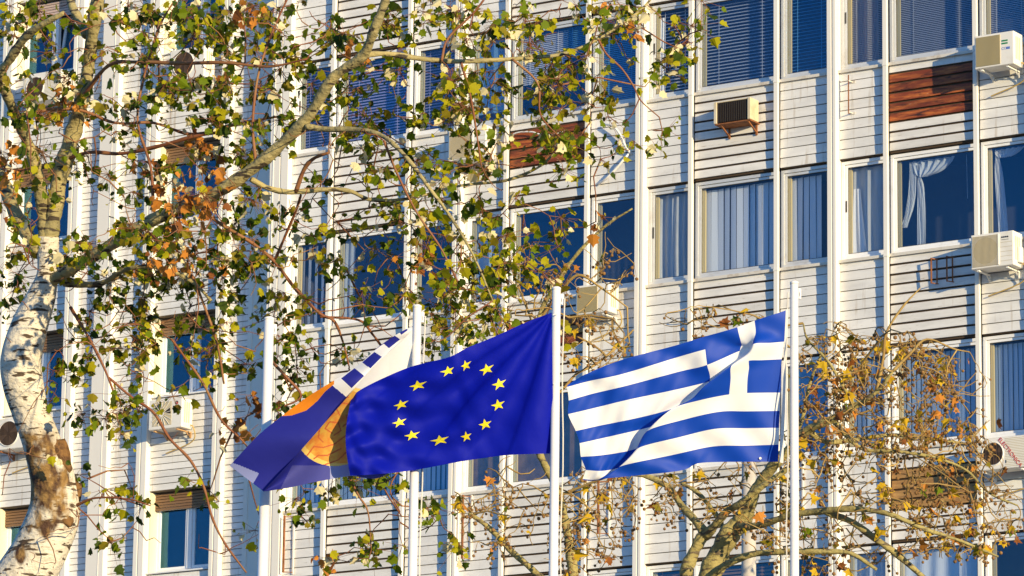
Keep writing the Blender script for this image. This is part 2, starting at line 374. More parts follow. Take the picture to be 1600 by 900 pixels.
# ---- windows
def wavy(u0, u1, v0, v1, off, amp, n, name, m, parent, ph=0.0, seed=0, top=None, bot=None):
    q = MB(); nn = n*8; rr = random.Random(seed)
    rows = 8; g = []
    for j in range(rows+1):
        t = j/rows; row = []
        for i in range(nn+1):
            s = i/nn; a = u0+(u1-u0)*s
            if top: a = (top[0]+(top[1]-top[0])*s)*(1-t)+(bot[0]+(bot[1]-bot[0])*s)*t
            row.append(F(a, off+amp*math.sin(2*math.pi*n*s+ph+0.5*math.sin(3*t))*(0.6+0.4*t), v1+(v0-v1)*t))
        g.append(row)
    for j in range(rows):
        for i in range(nn): q.face([g[j][i], g[j][i+1], g[j+1][i+1], g[j+1][i]])
    return q.build(name, m, parent, smooth=True)
def drape(cols, name, m, parent):
    """cols = rows of (v, u0, u1, off): a gathered hanging of cloth"""
    q = MB(); sp = spline(cols, 5); n = 18; g = []
    for j, (v, a, e, off) in enumerate(sp):
        g.append([F(a+(e-a)*i/n, off+0.022*math.sin(i*1.9+0.25*j), v) for i in range(n+1)])
    for j in range(len(g)-1):
        for i in range(n): q.face([g[j][i], g[j][i+1], g[j+1][i+1], g[j+1][i]])
    return q.build(name, m, parent, smooth=True)
def window(b, k, c):
    a, e = COLS[c]; u0, u1 = b*LB+a-(0.0 if c == 0 else 0.02), b*LB+e+(0.0 if c == 2 else 0.02)
    s = -FH*k; v0, v1 = s+0.012, s+FH-SP-0.03
    fm = 'frame_white' if (b, k) not in ((2, 0), (3, 0), (2, 1), (1, 0)) else 'frame_alu'
    FO = -0.03; fw = 0.055; q = MB()
    y0, y1 = 0.055, 0.135            # world y range of the frame (behind the boards)
    q.box(u0, u1, y0, y1, v0+Z0, v0+fw+Z0); q.box(u0, u1, y0, y1, v1-fw+Z0, v1+Z0)
    q.box(u0, u0+fw, y0, y1, v0+fw+Z0, v1-fw+Z0); q.box(u1-fw, u1, y0, y1, v0+fw+Z0, v1-fw+Z0)
    # sash, set back inside the frame
    sw = 0.045; a0, a1, b0, b1 = u0+fw+0.004, u1-fw-0.004, v0+fw+0.004, v1-fw-0.004
    win = q.build('window', fm, bld, bevel=0.004)
    q = MB(); y0, y1 = 0.075, 0.12
    q.box(a0, a1, y0, y1, b0+Z0, b0+sw+Z0); q.box(a0, a1, y0, y1, b1-sw+Z0, b1+Z0); q.box(a0, a0+sw, y0, y1, b0+sw+Z0, b1-sw+Z0); q.box(a1-sw, a1, y0, y1, b0+sw+Z0, b1-sw+Z0)
    q.build('sash', fm, win, bevel=0.004)
    g0, g1, h0, h1 = a0+sw, a1-sw, b0+sw, b1-sw
    q = MB(); q.box(g0-.01, g1+.01, 0.094, 0.100, h0-.01+Z0, h1+.01+Z0)
    q.build('pane', 'glass_clear' if (b, k) in ((2, 1), (3, 2)) or (b, k, c) in ((3, 1, 0), (3, 0, 0), (2, 0, 0), (0, 1, 0)) else ('glass_grey' if (b*3+k*5+c*2) % 4 == 0 or (b, k, c) in ((3, 0, 1), (0, 1, 1)) else 'glass'), win)
    q = MB()
    for (p0, p1, r0, r1) in ((g0, g1, h0, h0+.010), (g0, g1, h1-.010, h1), (g0, g0+.010, h0+.01, h1-.01), (g1-.010, g1, h0+.01, h1-.01)): q.box(p0, p1, 0.086, 0.0935, r0+Z0, r1+Z0)
    q.build('gasket', 'gasket', win)
    if c == 0 and k in (0, 1):
        q = MB(); q.box(a0+0.010, a0+0.032, 0.066, 0.0745, (b0+b1)/2-0.02+Z0, (b0+b1)/2+0.17+Z0); q.build('handle', 'gasket', win)
    # tan inner reveal seen beside the glass
    q = MB(); q.box(g0-0.02, g0+0.045, 0.13, 0.17, h0+Z0, h1+Z0); q.build('inner_jamb', 'jamb_tan', win)
    def venetian(m, pitch, ang, lo=h0, hi=h1, x0=g0, x1=g1, wd=0.04, name='venetian_blind'):
        q = MB(); z = lo+0.02; ca, sa = math.cos(ang)*wd/2, math.sin(ang)*wd/2
        while z < hi-0.01:
            q.face([F(x0, -0.19+ca, z-sa), F(x1, -0.19+ca, z-sa), F(x1, -0.19-ca, z+sa), F(x0, -0.19-ca, z+sa)]); z += pitch
        for sx in (0.2, 0.8):
            xx = x0+(x1-x0)*sx; q.box(xx-.004, xx+.004, 0.165, 0.169, lo+Z0, hi+Z0)
        q.build(name, m, win)
    def slats(m, wd, pitch, x0=g0, x1=g1, ang=0.35, jit=0.12):
        x = x0+wd/2; rr = random.Random(int(b*100+k*10+c))
        while x < x1-wd*0.4:
            an = ang+rr.uniform(-jit, jit); ca, sa = math.cos(an)*wd/2, math.sin(an)*wd/2; d = rr.uniform(-.012, .012)
            q = MB(); q.face([F(x-ca, -.2-sa, h0+.03), F(x+ca+d, -.2+sa, h0+.03), F(x+ca, -.2+sa, h1-.02), F(x-ca, -.2-sa, h1-.02)]); q.build('slat', m, win); x += pitch
    def roller(m, lo, hi=h1):  # flat sheet
        q = MB(); q.box(g0-.01, g1+.01, 0.18, 0.184, lo+Z0, hi+Z0); q.build('blind_or_reflection', m, win)
    K = (b, k)
    if K == (2, 0):
        venetian('blind_light' if c < 2 else 'blind_blue', 0.058, 0.75 if c < 2 else 0.6)
        if c == 0: wavy(g0, g0+0.13, h0, h1-0.1, -0.155, 0.015, 3, 'curtain', 'curtain', win)
    elif K == (3, 0):
        if c == 0: wavy(g0+.03, g0+0.5, h0, h1, -0.24, 0.03, 5, 'curtain', 'pink_curtain', win)
        venetian('blind_grey', 0.031, 0.9, wd=0.028)
    elif K == (0, 0): venetian('blind_purple', 0.052, 0.9)
    elif K == (1, 0):
        if c == 0: roller('roller', h0+.15)
        elif c == 1: venetian('blind_light', 0.034, 1.0, lo=h0+0.55, x1=g0+0.95, wd=0.03); venetian('blind_blue', 0.034, 0.8, lo=h0+.9, x0=g0+0.96, wd=0.03)
        else: venetian('blind_blue', 0.034, 0.9, wd=0.03)
    elif K == (2, 1):
        if c == 0: wavy(g0, g1, h0, h1, -.2, .03, 4, 'curtain', 'sheer', win)
        elif c == 1: slats('slat_pale', 0.118, 0.122, ang=.12, jit=.2)
        else: slats('slat_pale', 0.112, 0.118, x1=g0+0.58, ang=.12)
    elif K == (3, 1):
        if c == 0: wavy(g0, g1, h0, h1, -.2, .02, 3, 'curtain', 'sheer', win); wavy(g0, g0+.2, h0, h1-.35, -.17, .015, 2, 'curtain', 'curtain', win, top=(g0+.05, g0+.18), bot=(g0, g0+.3))
        elif c == 1:
            drape([(h1-.02, g0+.17, g0+.30, -.2), (h1-.5, g0+.16, g0+.28, -.2), (h1-.8, g0+.10, g0+.22, -.2), (h1-1.1, g0-.0, g0+.11, -.2)], 'curtain', 'curtain', win)
            drape([(h1-.02, g0+.22, g0+1.0, -.19), (h1-.12, g0+.26, g0+.92, -.19), (h1-.24, g0+.30, g0+.75, -.18), (h1-.30, g0+.36, g0+.50, -.18)], 'valance', 'curtain', win)
            drape([(h1-.08, g0+.30, g0+.36, -.2), (h1-.28, g0+.33, g0+.37, -.2), (h1-.45, g0+.31, g0+.42, -.2), (h1-.8, g0+.30, g0+.45, -.2), (h0+.02, g0+.29, g0+.45, -.2)], 'curtain', 'curtain', win)
            for (xa, xb, za, zb) in ((1.20, 1.21, h1-.02, h1-.75), (1.42, 1.30, h1-.05, h0+.1)):
                q = MB(); q.bar(F(g0+xa, -.21, za), F(g0+xb, -.21, zb), 0.008); q.build('blind_cord', 'cable_white', win)
        else:
            drape([(h1-.05, g0+.08, g0+.13, -.2), (h1-.4, g0+.08, g0+.2, -.2), (h1-.9, g0+.10, g0+.25, -.2), (h0+.02, g0+.12, g0+.30, -.2)], 'curtain', 'curtain', win)
            drape([(h1-.02, g0+.08, g0+.62, -.19), (h1-.10, g0+.1, g0+.50, -.19), (h1-.16, g0+.16, g0+.36, -.18)], 'valance', 'curtain', win)
    elif K == (3, 2): slats('slat_blue', 0.085, 0.088, ang=0.2, jit=0.05)
    elif K == (0, 1):
        if c == 0: slats('slat_pale', 0.09, 0.14)
        elif c == 1: wavy(g0+.02, g0+.25, h0, h1, -.2, .02, 2, 'curtain', 'sheer', win)
    elif K == (1, 1):
        if c == 0: wavy(g0, g1, h0, h1, -.22, .02, 3, 'curtain', 'slat_blue', win)
    elif K == (0, 2): slats('slat_blue', 0.09, 0.1, ang=.15)
    elif K == (1, 2): roller('tree_reflection_brown', h0)  # no real blind: sheet behind the panes painted as brown tree reflections
    elif K == (2, 2):
        if c == 2: roller('blind_blue', h0)
    elif K == (2, 3):
        if c < 2: venetian('wood_room', 0.06, 1.2, name='wooden_blind')
    elif K == (3, 3):
        if c < 2: wavy(g0, g1, h0, h1, -.2, .02, 5, 'curtain', 'curtain', win)
    elif b == 4: slats('slat_blue', 0.09, 0.1)
for b in range(5):
    for k in ks:
        if k == -2: continue
        for c in range(3): window(b, k, c)
# sills: thin metal drip under every window
for b in range(5):
    for k in ks:
        for c, (a, e) in enumerate(COLS):
            q = MB(); y = -0.045
            q.box(b*LB+a, b*LB+e, y, 0.054, -FH*k-0.024+Z0, -FH*k+0.004+Z0); q.box(b*LB+a, b*LB+e, y, y+0.006, -FH*k-0.045+Z0, -FH*k-0.0245+Z0)
            q.build('sill', 'sill', bld)
            q = MB(); q.box(b*LB+a, b*LB+e, 0.02, 0.054, -FH*k-SP-0.012+Z0, -FH*k-SP+0.022+Z0); q.build('head_trim', 'gap_dark', bld)
settle(bld)

# ---------------------------------------------------------------- left-hand wing, set back
RW = 0.30
lw = empty('office_wing', (-4, 1, 0), 'set-back wing of narrow white boards with small shuttered windows behind the tall poplar', 'building')
zt = FH*2+3.4+Z0
def G(u, off, v): return F(u, off-RW, v)
PILS = [(-1.745, -1.535), (-3.43, -3.20), (-4.50, -4.10), (-5.19, -4.97), (-6.88, -6.65)]
for (a, e) in PILS:
    q = MB(); gm = a+(e-a)*0.45
    if e-a > .3: q.box(a, e, RW-0.13, RW+.04, 0, zt); q.box(e-.12, e-.11, RW-.137, RW-.129, 0, zt)
    else: q.box(a, gm-.012, RW-.13, RW+.04, 0, zt); q.box(gm-.012, gm+.012, RW-.115, RW+.03, .01, zt-.01); q.box(gm+.012, e, RW-.13, RW+.04, 0, zt)
    q.box(a+.01, e-.004, RW+.04, RW+.30, .01, zt-.02)
    q.build('pilaster', 'pilaster', lw, bevel=0.006)
q = MB(); q.box(-1.09, -0.38, RW-0.03, RW+.2, 0, zt); q.box(-1.02, -0.985, RW-.05, RW-.029, 0, zt); q.build('corner_strip', 'pilaster', lw)
WB = [(-3.20, -1.745), (-6.65, -4.97-0.22)]
SB = [(-1.535, -1.09), (-4.10, -3.43), (-4.97, -4.50), (-9.0, -6.88)]
q = MB()
for (a, e) in SB: q.box(a-.02, e+.02, RW+.02, RW+.3, 0, zt-.03)
LS = [-0.8-FH*k for k in (-2, -1, 0, 1, 2)]   # sill heights
WH = 1.48
for (a, e) in WB:
    for s in LS: q.box(a-.01, e+.01, RW+.021, RW+.29, s-FH+WH+Z0, s+Z0-.02)
    q.box(a-.01, e+.01, RW+.022, RW+.28, 0, LS[-1]-FH+WH+Z0-.01)
q.build('wall', 'side_backing', lw)
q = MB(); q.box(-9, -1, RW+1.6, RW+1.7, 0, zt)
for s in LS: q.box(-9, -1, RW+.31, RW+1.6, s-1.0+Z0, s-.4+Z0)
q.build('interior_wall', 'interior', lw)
BP = 0.117; cand = []
for (a, e) in SB:
    v = -11.0
    while v < 6.0:
        x, y, z = proj(G((max(a, -7.4)+e)/2, 0, v)); vis = 0 < x < 1600 and -20 < y < 920
        cand.append((vis, -abs(x-230), a+.002, e-.002, v, v+BP-.011)); v += BP
for (a, e) in WB:
    for s in LS:
        n = int(round((FH-WH-.03)/BP)); bp = (FH-WH-.03)/n
        for i in range(n):
            v0 = s-.025-(i+1)*bp; x, y, z = proj(G((a+e)/2, 0, v0)); vis = -30 < x < 1600 and -20 < y < 920
            cand.append((vis, 500, a+.002, e-.002, v0, v0+bp-.011))
cand.sort(key=lambda t: (t[0], t[1]), reverse=True)
rest = MB()
for n, t in enumerate(cand):
    if n < 300 and t[0]: put_board(lw, t[2], t[3], t[4], t[5], 'board', off=-RW)
    else: board_mesh(rest, t[2], t[3], t[4], t[5], 0, off=-RW)
o = rest.build('boards', ['board'], lw); o['kind'] = 'stuff'
for wi, (a, e) in enumerate(WB):
    for si, s in enumerate(LS):
        v0, v1 = s, s+WH; y0, y1 = RW+.20, RW+.27; sh = 0.30
        pink = (wi == 1 and si == 1)
        q = MB(); fw = .06; vt = v1-sh*0.72
        q.box(a, e, y0, y1, v0+Z0, v0+fw+Z0); q.box(a, e, y0, y1, vt-fw+Z0, vt+Z0); q.box(a, a+fw, y0, y1, v0+fw+Z0, vt-fw+Z0); q.box(e-fw, e, y0, y1, v0+fw+Z0, vt-fw+Z0)
        mid = (a+e)/2+.05; q.box(mid-.05, mid+.05, y0-.012, y1, v0+fw+Z0, vt-fw+Z0)
        win = q.build('window', 'frame_white', lw, bevel=0.005)
        for (p0, p1) in ((a+fw, mid-.05), (mid+.05, e-fw)):
            q = MB(); sw = .05; c0, c1, d0, d1 = p0+.003, p1-.003, v0+fw+.003, vt-fw-.003
            MT = None
            if pink and p0 > mid: MT = Matrix.Translation((0, y0+.05, d0+Z0)) @ Matrix.Rotation(-0.16, 4, 'X') @ Matrix.Translation((0, -y0-.05, -d0-Z0))
            for bb in ((c0, c1, y0+.008, y1-.02, d0+Z0, d0+sw+Z0), (c0, c1, y0+.008, y1-.02, d1-sw+Z0, d1+Z0), (c0, c0+sw, y0+.008, y1-.02, d0+sw+Z0, d1-sw+Z0), (c1-sw, c1, y0+.008, y1-.02, d0+sw+Z0, d1-sw+Z0)): q.box(*bb, 0, MT)
            q.build('sash', 'frame_white', win, bevel=0.004)
            q = MB(); q.box(c0+sw-.006, c1-sw+.006, y0+.03, y0+.036, d0+sw-.006+Z0, d1-sw+.006+Z0, 0, MT); q.build('pane', 'glass', win)
        # tan left reveal, roller shutter part way down
        q = MB(); q.box(a, a+.03, RW+.02, y0-.001, v0+Z0, v1-.02+Z0); q.build('reveal', 'jamb_cream', win)
        z = v1-.03
        while z > v1-sh:
            q = MB(); q.box(a+.03, e-.01, y0-.06, y0-.045, z-.05+Z0, z-.006+Z0); q.build('shutter_slat', 'shutter_pink' if pink else 'shutter_brown', win, bevel=0.006); z -= .052
        q = MB(); q.box(a, e, RW-.05, y0-.001, v0-.025+Z0, v0+Z0-.002); q.build('sill', 'frame_white', win)
settle(lw)

# ---------------------------------------------------------------- air conditioners
def bx(x0, x1, o0, o1, v0, v1): return (x0, x1, -o1, -o0, v0+Z0, v1+Z0)
def ac(u, vt, wd, h, label, style, base=0.0, dep=0.32, gap=0.13, feet='cable_white'):
    f = base+gap+dep; v0 = vt-h; u1 = u+wd
    t = empty('air_conditioner', F(u+wd/2, base, v0-.05), label, 'air conditioner', 'air conditioners hung on the facade')
    q = MB(); q.box(*bx(u, u1, base+gap, f, v0, vt)); cas = q.build('casing', 'ac_white', t, bevel=0.014)
    yf = f+.0015
    if style in ('mesh', 'mesh_round'):
        g1 = u+wd*0.66
        q = MB(); q.box(*bx(u+.03, g1, f-.02, f+.004, v0+.03, vt-.035)); gr = q.build('grille', 'ac_beige' if style == 'mesh' else 'ac_white', cas)
        q = MB(); n = 26
        for i in range(n+1):
            vv = v0+.035+(h-.075)*i/n; q.box(*bx(u+.034, g1-.004, f+.004, f+.009, vv-.0035, vv+.0035))
        n = 22
        for i in range(n+1):
            uu = u+.036+(g1-u-.042)*i/n; q.box(*bx(uu-.003, uu+.003, f+.009, f+.013, v0+.032, vt-.037))
        q.build('wire_mesh', 'ac_mesh' if style == 'mesh' else 'ac_beige', cas)
        if style == 'mesh_round':
            q = MB(); q.disc(F((u+.03+g1)/2, f+.0055, (v0+vt)/2), (0, -1, 0), (g1-u)*0.44, 36); q.build('fan_ring', 'ac_mesh', cas)
            q = MB(); q.box(*bx(g1-.012, g1+.006, f, f+.016, v0+.03, vt-.03)); q.build('edge_trim', 'ac_white', cas)
            for i in range(5): q = MB(); vv = v0+.08+i*.075; q.box(*bx(g1+.03, u1-.02, f-.004, f+.003, vv, vv+.006)); q.build('groove', 'ac_beige', cas)
    elif style in ('round', 'slotted', 'fan'):
        cx = u+wd*(0.40 if style != 'slotted' else 0.32); cr = min(h*.40, wd*.30) if style != 'slotted' else h*.37
        cy = (v0+vt)/2
        if style == 'fan':
            q = MB(); q.box(*bx(cx-cr, cx+cr, f-.02, f+.003, cy-cr, cy+cr)); q.build('fan_opening', 'ac_beige', cas, bevel=.02)
            q = MB(); n = 18
            for i in range(n):
                a = 2*math.pi*(i+.5)/n; rr = cr*0.98/max(abs(math.cos(a)), abs(math.sin(a))); rr = min(rr, cr*1.22)
                q.bar(F(cx+.06*math.cos(a), f+.012, cy+.06*math.sin(a)), F(cx+rr*math.cos(a), f+.010, cy+rr*math.sin(a)), 0.009)
            q.build('grille', 'ac_white', cas)
            q = MB()
            for i in range(3):
                a0 = 2.1*i+.3
                q.face([F(cx+.05*math.cos(a0), f+.004, cy+.05*math.sin(a0)), F(cx+cr*.9*math.cos(a0-.35), f+.0045, cy+cr*.9*math.sin(a0-.35)), F(cx+cr*.95*math.cos(a0+.3), f+.0045, cy+cr*.95*math.sin(a0+.3))])
            q.build('fan_blade', 'ac_dark', cas)
            q = MB(); q.disc(F(cx, f+.019, cy), (0, -1, 0), .058, 20); q.build('fan_hub', 'ac_white', cas)
        else:
            q = MB(); q.disc(F(cx, f+.002, cy), (0, -1, 0), cr, 36); q.build('fan_opening', 'ac_dark', cas)
            q = MB()
            for i in range(4):
                a0 = 1.57*i+.5; q.face([F(cx+.03*math.cos(a0), f+.003, cy+.03*math.sin(a0)), F(cx+cr*.9*math.cos(a0-.4), f+.0035, cy+cr*.9*math.sin(a0-.4)), F(cx+cr*.95*math.cos(a0+.2), f+.0035, cy+cr*.95*math.sin(a0+.2))])
            q.build('fan_blade', 'ac_fan', cas)
            q = MB(); q.tube([F(cx+cr*math.cos(k*math.pi/18), f+.006, cy+cr*math.sin(k*math.pi/18)) for k in range(37)], [.010]*37, 5); q.build('fan_ring', 'ac_white', cas)
            q = MB(); x = cx-cr+.03
            while x < cx+cr-.01:
                hh = math.sqrt(max(cr*cr-(x-cx)**2, 0)); q.box(*bx(x-.003, x+.003, f+.006, f+.011, cy-hh, cy+hh)); x += .028
            q.build('grille', 'ac_fan', cas)
        if style == 'slotted':
            q = MB(); vv = v0+.03
            while vv < vt-.02: q.box(*bx(cx+cr+.03, u1-.02, f-.002, f+.004, vv, vv+.008)); vv += .026
            q.build('slot', 'ac_beige', cas)
            q = MB(); vv = v0+.03
            while vv < vt-.02: q.box(*bx(u+.01, cx-cr-.02, f-.002, f+.004, vv, vv+.008)); vv += .026
            q.build('slot', 'ac_beige', cas)
    q = MB()
    for i in range(3): q.box(u1-.001, u1+.003, -(f-.07-.06*i), -(f-.10-.06*i), v0+.1+Z0, vt-.08+Z0)
    q.build('side_louvre', 'ac_beige', cas)
    for s in (u+.10, u1-.14):
        q = MB(); q.box(*bx(s, s+.035, base+.012, f-.02, v0-.035, v0-.012)); q.box(*bx(s, s+.035, base+.012, base+.035, v0-.12, v0-.0355)); q.bar(F(s+.017, base+.04, v0-.11), F(s+.017, base+gap+.02, v0-.036), .022)
        q.build('bracket', feet, t)
    q = MB(); pts = [F(u1-.05, base+gap+.05, v0+.1), F(u1+.07, base+gap+.06, v0+.02), F(u1-.02, base+.09, v0-.2), F(u-.05+wd*.2, base+.05, v0-.36)]
    sp = spline(pts, 6); q.tube(sp, [.012]*len(sp), 5); q.build('hose', 'cable_tan', t)
    return t, cas, f
def deco(cas, u0, u1, f, v0, v1, m, name='label_print'):
    q = MB(); q.box(*bx(u0, u1, f-.002, f+.003, v0, v1)); return q.build(name, m, cas)
t, c, f = ac(13.75, 0.09, 0.70, 0.55, 'white air conditioner with square beige mesh and green sticker, top right corner', 'mesh')
deco(c, 14.235, 14.345, f, -.07, -.045, 'ink_green'); deco(c, 14.235, 14.345, f, -.115, -.09, 'ink_green'); deco(c, 14.32, 14.385, f, -.205, -.165, 'ink_blue')
text_mesh('label_print', 'CO', .06, Matrix.Translation(F(14.235, f+.002, -.205)) @ Matrix.Rotation(math.pi/2, 4, 'X'), 'ink_blue', c); settle(t)
t, c, f = ac(13.65, -3.18, 0.75, 0.56, 'cream air conditioner with round dotted grille and dark nameplate, below the tied curtain window', 'mesh_round')
for i in range(4): deco(c, 14.19+.033*i, 14.215+.033*i, f, -3.285, -3.262, 'ink_black')
deco(c, 14.19, 14.32, f, -3.318, -3.312, 'ink_black'); q = MB(); q.box(*bx(14.40, 14.46, .2, .32, -3.68, -3.42)); q.build('valve_cover', 'ac_white', c, bevel=.02); settle(t)
t, c, f = ac(13.71, -6.49, 0.90, 0.50, 'slatted white air conditioner with red diagonal lettering behind the plane twigs', 'slotted')
text_mesh('lettering', 'ELECTRONICA', .092, Matrix.Translation(F(14.09, f+.006, -6.52)) @ Matrix.Rotation(math.pi/2, 4, 'X') @ Matrix.Rotation(-0.90, 4, 'Z'), 'ink_red', c)
deco(c, 14.22, 14.235, f+.003, -6.90, -6.86, 'ink_black'); settle(t)
t, c, f = ac(6.25, -3.17, 0.65, 0.50, 'small white air conditioner above the brown panel, right of the blue starred flag pole', 'mesh'); settle(t)
t, c, f = ac(3.62, -0.12, 0.78, 0.56, 'white air conditioner half hidden by leaves, left of the brown wooden panel', 'mesh_round', feet='rust'); settle(t)
t, c, f = ac(-2.92, -4.16, 0.74, 0.55, 'white air conditioner with spoked fan and round black and red logo, left wing', 'fan', base=-RW, feet='rust_light')
q = MB(); cx, cy = -2.92+.62, -4.16-.10
q.disc(F(cx, f+.003, cy), (0, -1, 0), .035, 20, 0, .018); q.build('logo_ring', 'ink_black', c)
q = MB(); q.disc(F(cx+.012, f+.0045, cy-.008), (0, -1, 0), .020, 16); q.build('logo_dot', 'ink_red', c)
text_mesh('lettering', 'GREE', .035, Matrix.Translation(F(cx-.055, f+.002, cy-.075)) @ Matrix.Rotation(math.pi/2, 4, 'X'), 'ac_fan', c); settle(t)
t, c, f = ac(-2.69, 2.28, 0.78, 0.58, 'white air conditioner with dark round fan among leaves, upper left', 'round', base=-RW); settle(t)
t, c, f = ac(-6.45, -4.17, 0.80, 0.58, 'white air conditioner peeking out from behind the poplar trunk', 'round', base=-RW, feet='rust'); settle(t)
t, c, f = ac(-6.10, 2.30, 0.90, 0.55, 'air conditioner behind foliage under the tilted window, far upper left', 'slotted', base=-RW); settle(t)
# old through-wall unit
t = empty('wall_air_conditioner', F(9.2, .05, -.70), 'old rusty through-wall air conditioner with brown coil front, under the venetian blinds', 'air conditioner')
u, vt, wd, h, f = 8.85, -.31, .70, .37, .34
q = MB(); q.box(*bx(u, u+.055, .0, f, vt-h, vt)); q.box(*bx(u+wd-.055, u+wd, .06, f, vt-h, vt)); q.box(*bx(u+.056, u+wd-.056, .0, f-.01, vt-.02, vt-.001)); q.build('casing', 'ac_cream', t, bevel=.006)
q = MB(); q.box(*bx(u+.056, u+wd-.056, .0, f-.03, vt-h+.01, vt-.021)); co = q.build('coil', 'ac_coil', t)
q = MB(); x = u+.08
while x < u+wd-.07: q.box(*bx(x, x+.012, f-.03, f-.012, vt-h+.012, vt-.025)); x += .042
z = vt-h+.03
while z < vt-.03: q.box(*bx(u+.058, u+wd-.058, f-.03, f-.018, z, z+.006)); z += .028
q.build('fin_grille', 'ac_dark', co)
q = MB(); q.box(*bx(u+.01, u+wd-.01, .0, f-.02, vt-h-.02, vt-h-.001)); q.build('tray', 'rust', t)
for s in (u+.12, u+wd-.06):
    q = MB(); q.bar(F(s, f-.04, vt-h-.03), F(s, .03, vt-h-.16), .03); q.box(*bx(s-.015, s+.015, .012, .035, vt-h-.2, vt-h-.01)); q.build('bracket', 'rust', t)
settle(t)

# ---------------------------------------------------------------- wall brackets and cables
def bracket_rod(u, v0, v1, label, both=True, m='rust'):
    t = empty('wall_bracket', F(u, .02, v0), label, 'bracket')
    q = MB(); q.bar(F(u, .11, v0), F(u, .11, v1), .022); q.build('rod', m, t)
    for v in (v0+.03, v1-.10):
        q = MB(); q.bar(F(u, .115, v), F(u+.02, .012, v), .026); q.box(*bx(u-.03, u+.07, .010, .018, v-.02, v+.02)); q.build('standoff', 'sill', t)
    settle(t)
bracket_rod(11.27, -.78, -.12, 'thin rusty rod on two standoffs on white boards below the pink curtain')
def bracket_frame(u, w_, v0, v1, label, off=.14):
    t = empty('wall_bracket', F(u, .02, v0), label, 'bracket')
    q = MB(); q.box(*bx(u, u+.03, off-.015, off+.015, v0, v1)); q.build('rusty_upright', 'rust', t)
    q = MB(); q.box(*bx(u+w_, u+w_+.03, .012, .032, v0-.02, v1+.02)); q.build('wall_upright', 'pilaster', t)
    for v in (v0+.01, v1-.02):
        q = MB(); q.bar(F(u+.015, off, v), F(u+w_+.015, .034, v), .018); q.build('arm', 'rust', t)
    settle(t)
bracket_frame(.10, .12, -7.50, -6.50, 'tall rusty bracket frame by the leftmost wide pilaster below the flag')
bracket_frame(3.82, .10, -7.55, -6.46, 'tall rusty bracket frame beside the bare plane branch below the blue flag')
bracket_frame(6.52, .14, -7.35, -6.45, 'rusty bracket frame behind twigs below the striped flag')
bracket_frame(10.2, .14, -7.35, -6.42, 'rusty bracket frame behind twigs right of the tallest flagpole')
for (u, lab) in ((12.78, 'left one of two small rusty loops on boards below the tied curtain'), (13.06, 'right one of two small rusty loops on boards below the tied curtain')):
    t = empty('wall_loop', F(u, .02, -3.85), lab, 'bracket', 'rusty loops')
    q = MB(); q.bar(F(u, .14, -3.80), F(u, .14, -3.38), .028); q.build('rod', 'rust', t)
    q = MB(); q.bar(F(u+.055, .05, -3.80), F(u+.055, .05, -3.38), .024); q.build('rod', 'rust', t)
    for v in (-3.79, -3.39): q = MB(); q.bar(F(u, .14, v), F(u+.06, .015, v), .02); q.build('arm', 'rust', t)
    settle(t)
def cable(pts, r, m, label, n=6):
    sp = spline([P(*p) for p in pts] if len(pts[0]) == 3 and pts[0][0] > 90 else pts, n)
    q = MB(); q.tube(sp, [r]*len(sp), 5); return tag(q.build('cable', m, None, smooth=True), label, 'cable')
def W(x, y, off=.05):                      # photo position on the facade sheet
    p = P(x, y, 1)-CAM; tt = (62.35-off)/p.y; return CAM+p*tt
cable([W(945, 194, .08), W(958, 197, .12), W(970, 212, .1), W(978, 230, .1), W(986, 240, .03), W(984, 239, .02), W(974, 250, .1), W(962, 264, .1), W(948, 278, .1), W(935, 288, .03)], .022, 'cable_white', 'thick white cable looping out of the wall by the pilaster')
cable([W(793, 218, .03), W(806, 208, .07), W(830, 206, .09), W(848, 211, .09), W(868, 209, .09), W(886, 203, .03)], .014, 'cable_white', 'thin white cable sagging across the brown wooden panel')
cable([W(402, 235, -.2), W(398, 300, -.1), W(393, 350, -.2), W(388, 372, -.25)], .006, 'cable_white', 'thin pale cord hanging down the shaded corner strip')
cable([W(330, 356, .02), W(345, 362, .05), W(375, 362, .02), W(395, 370, -.15)], .009, 'cable_white', 'pale cord running across the boards of the left wing')
cable([W(1047, 504, .03), W(1058, 498, .12), W(1068, 497, .14), W(1074, 499, .1)], .008, 'cable_dark', 'short black cable end sticking out above the striped flag')

# ---------------------------------------------------------------- flagpoles and flags
FD = 42.0
def pole(x, ytop, r, label, dep=FD, hal=None):
    top = P(x, ytop, dep); t = empty('flagpole', (top.x, top.y, 0), label, 'flagpole', 'white flagpoles')
    q = MB(); q.tube([(top.x, top.y, 0.0), (top.x, top.y, 2), (top.x, top.y, top.z-.02)], [r*1.5, r*1.25, r], 16); q.build('shaft', 'pole_white', t, smooth=True)
    q = MB(); q.tube([(top.x, top.y, top.z-.02), (top.x, top.y, top.z), (top.x, top.y, top.z+.012)], [r*1.06, r*1.06, r*.6], 16); q.build('cap', 'pole_white', t, smooth=True)
    q = MB(); q.tube([(top.x, top.y, 0), (top.x, top.y, .03)], [.16, .16], 12); q.build('base_plate', 'pole_grey', t)
    h = Vector((top.x, top.y, top.z))+_r*(r+.012)
    q = MB(); q.disc(h-Vector((0, 0, .12)), _r, .03, 14); q.box(h.x-.006, h.x+.006, h.y-.02, h.y+.02, h.z-.16, h.z-.06); q.build('pulley', 'pole_white', t)
    if hal:
        hx = -1 if hal < 0 else 1; b = Vector((top.x, top.y, 0))+_r*(hx*(r+.03))
        q = MB(); n = 30; q.tube([(b.x+.01*math.sin(k*1.3), b.y, 1.2+(top.z-1.3)*k/n) for k in range(n+1)], [.006]*(n+1), 4); q.build('halyard', 'rope', t)
    settle(t); return top
pole(420.5, 497, .048, 'white flagpole without a flag, leftmost of the four', dep=FD+.9)
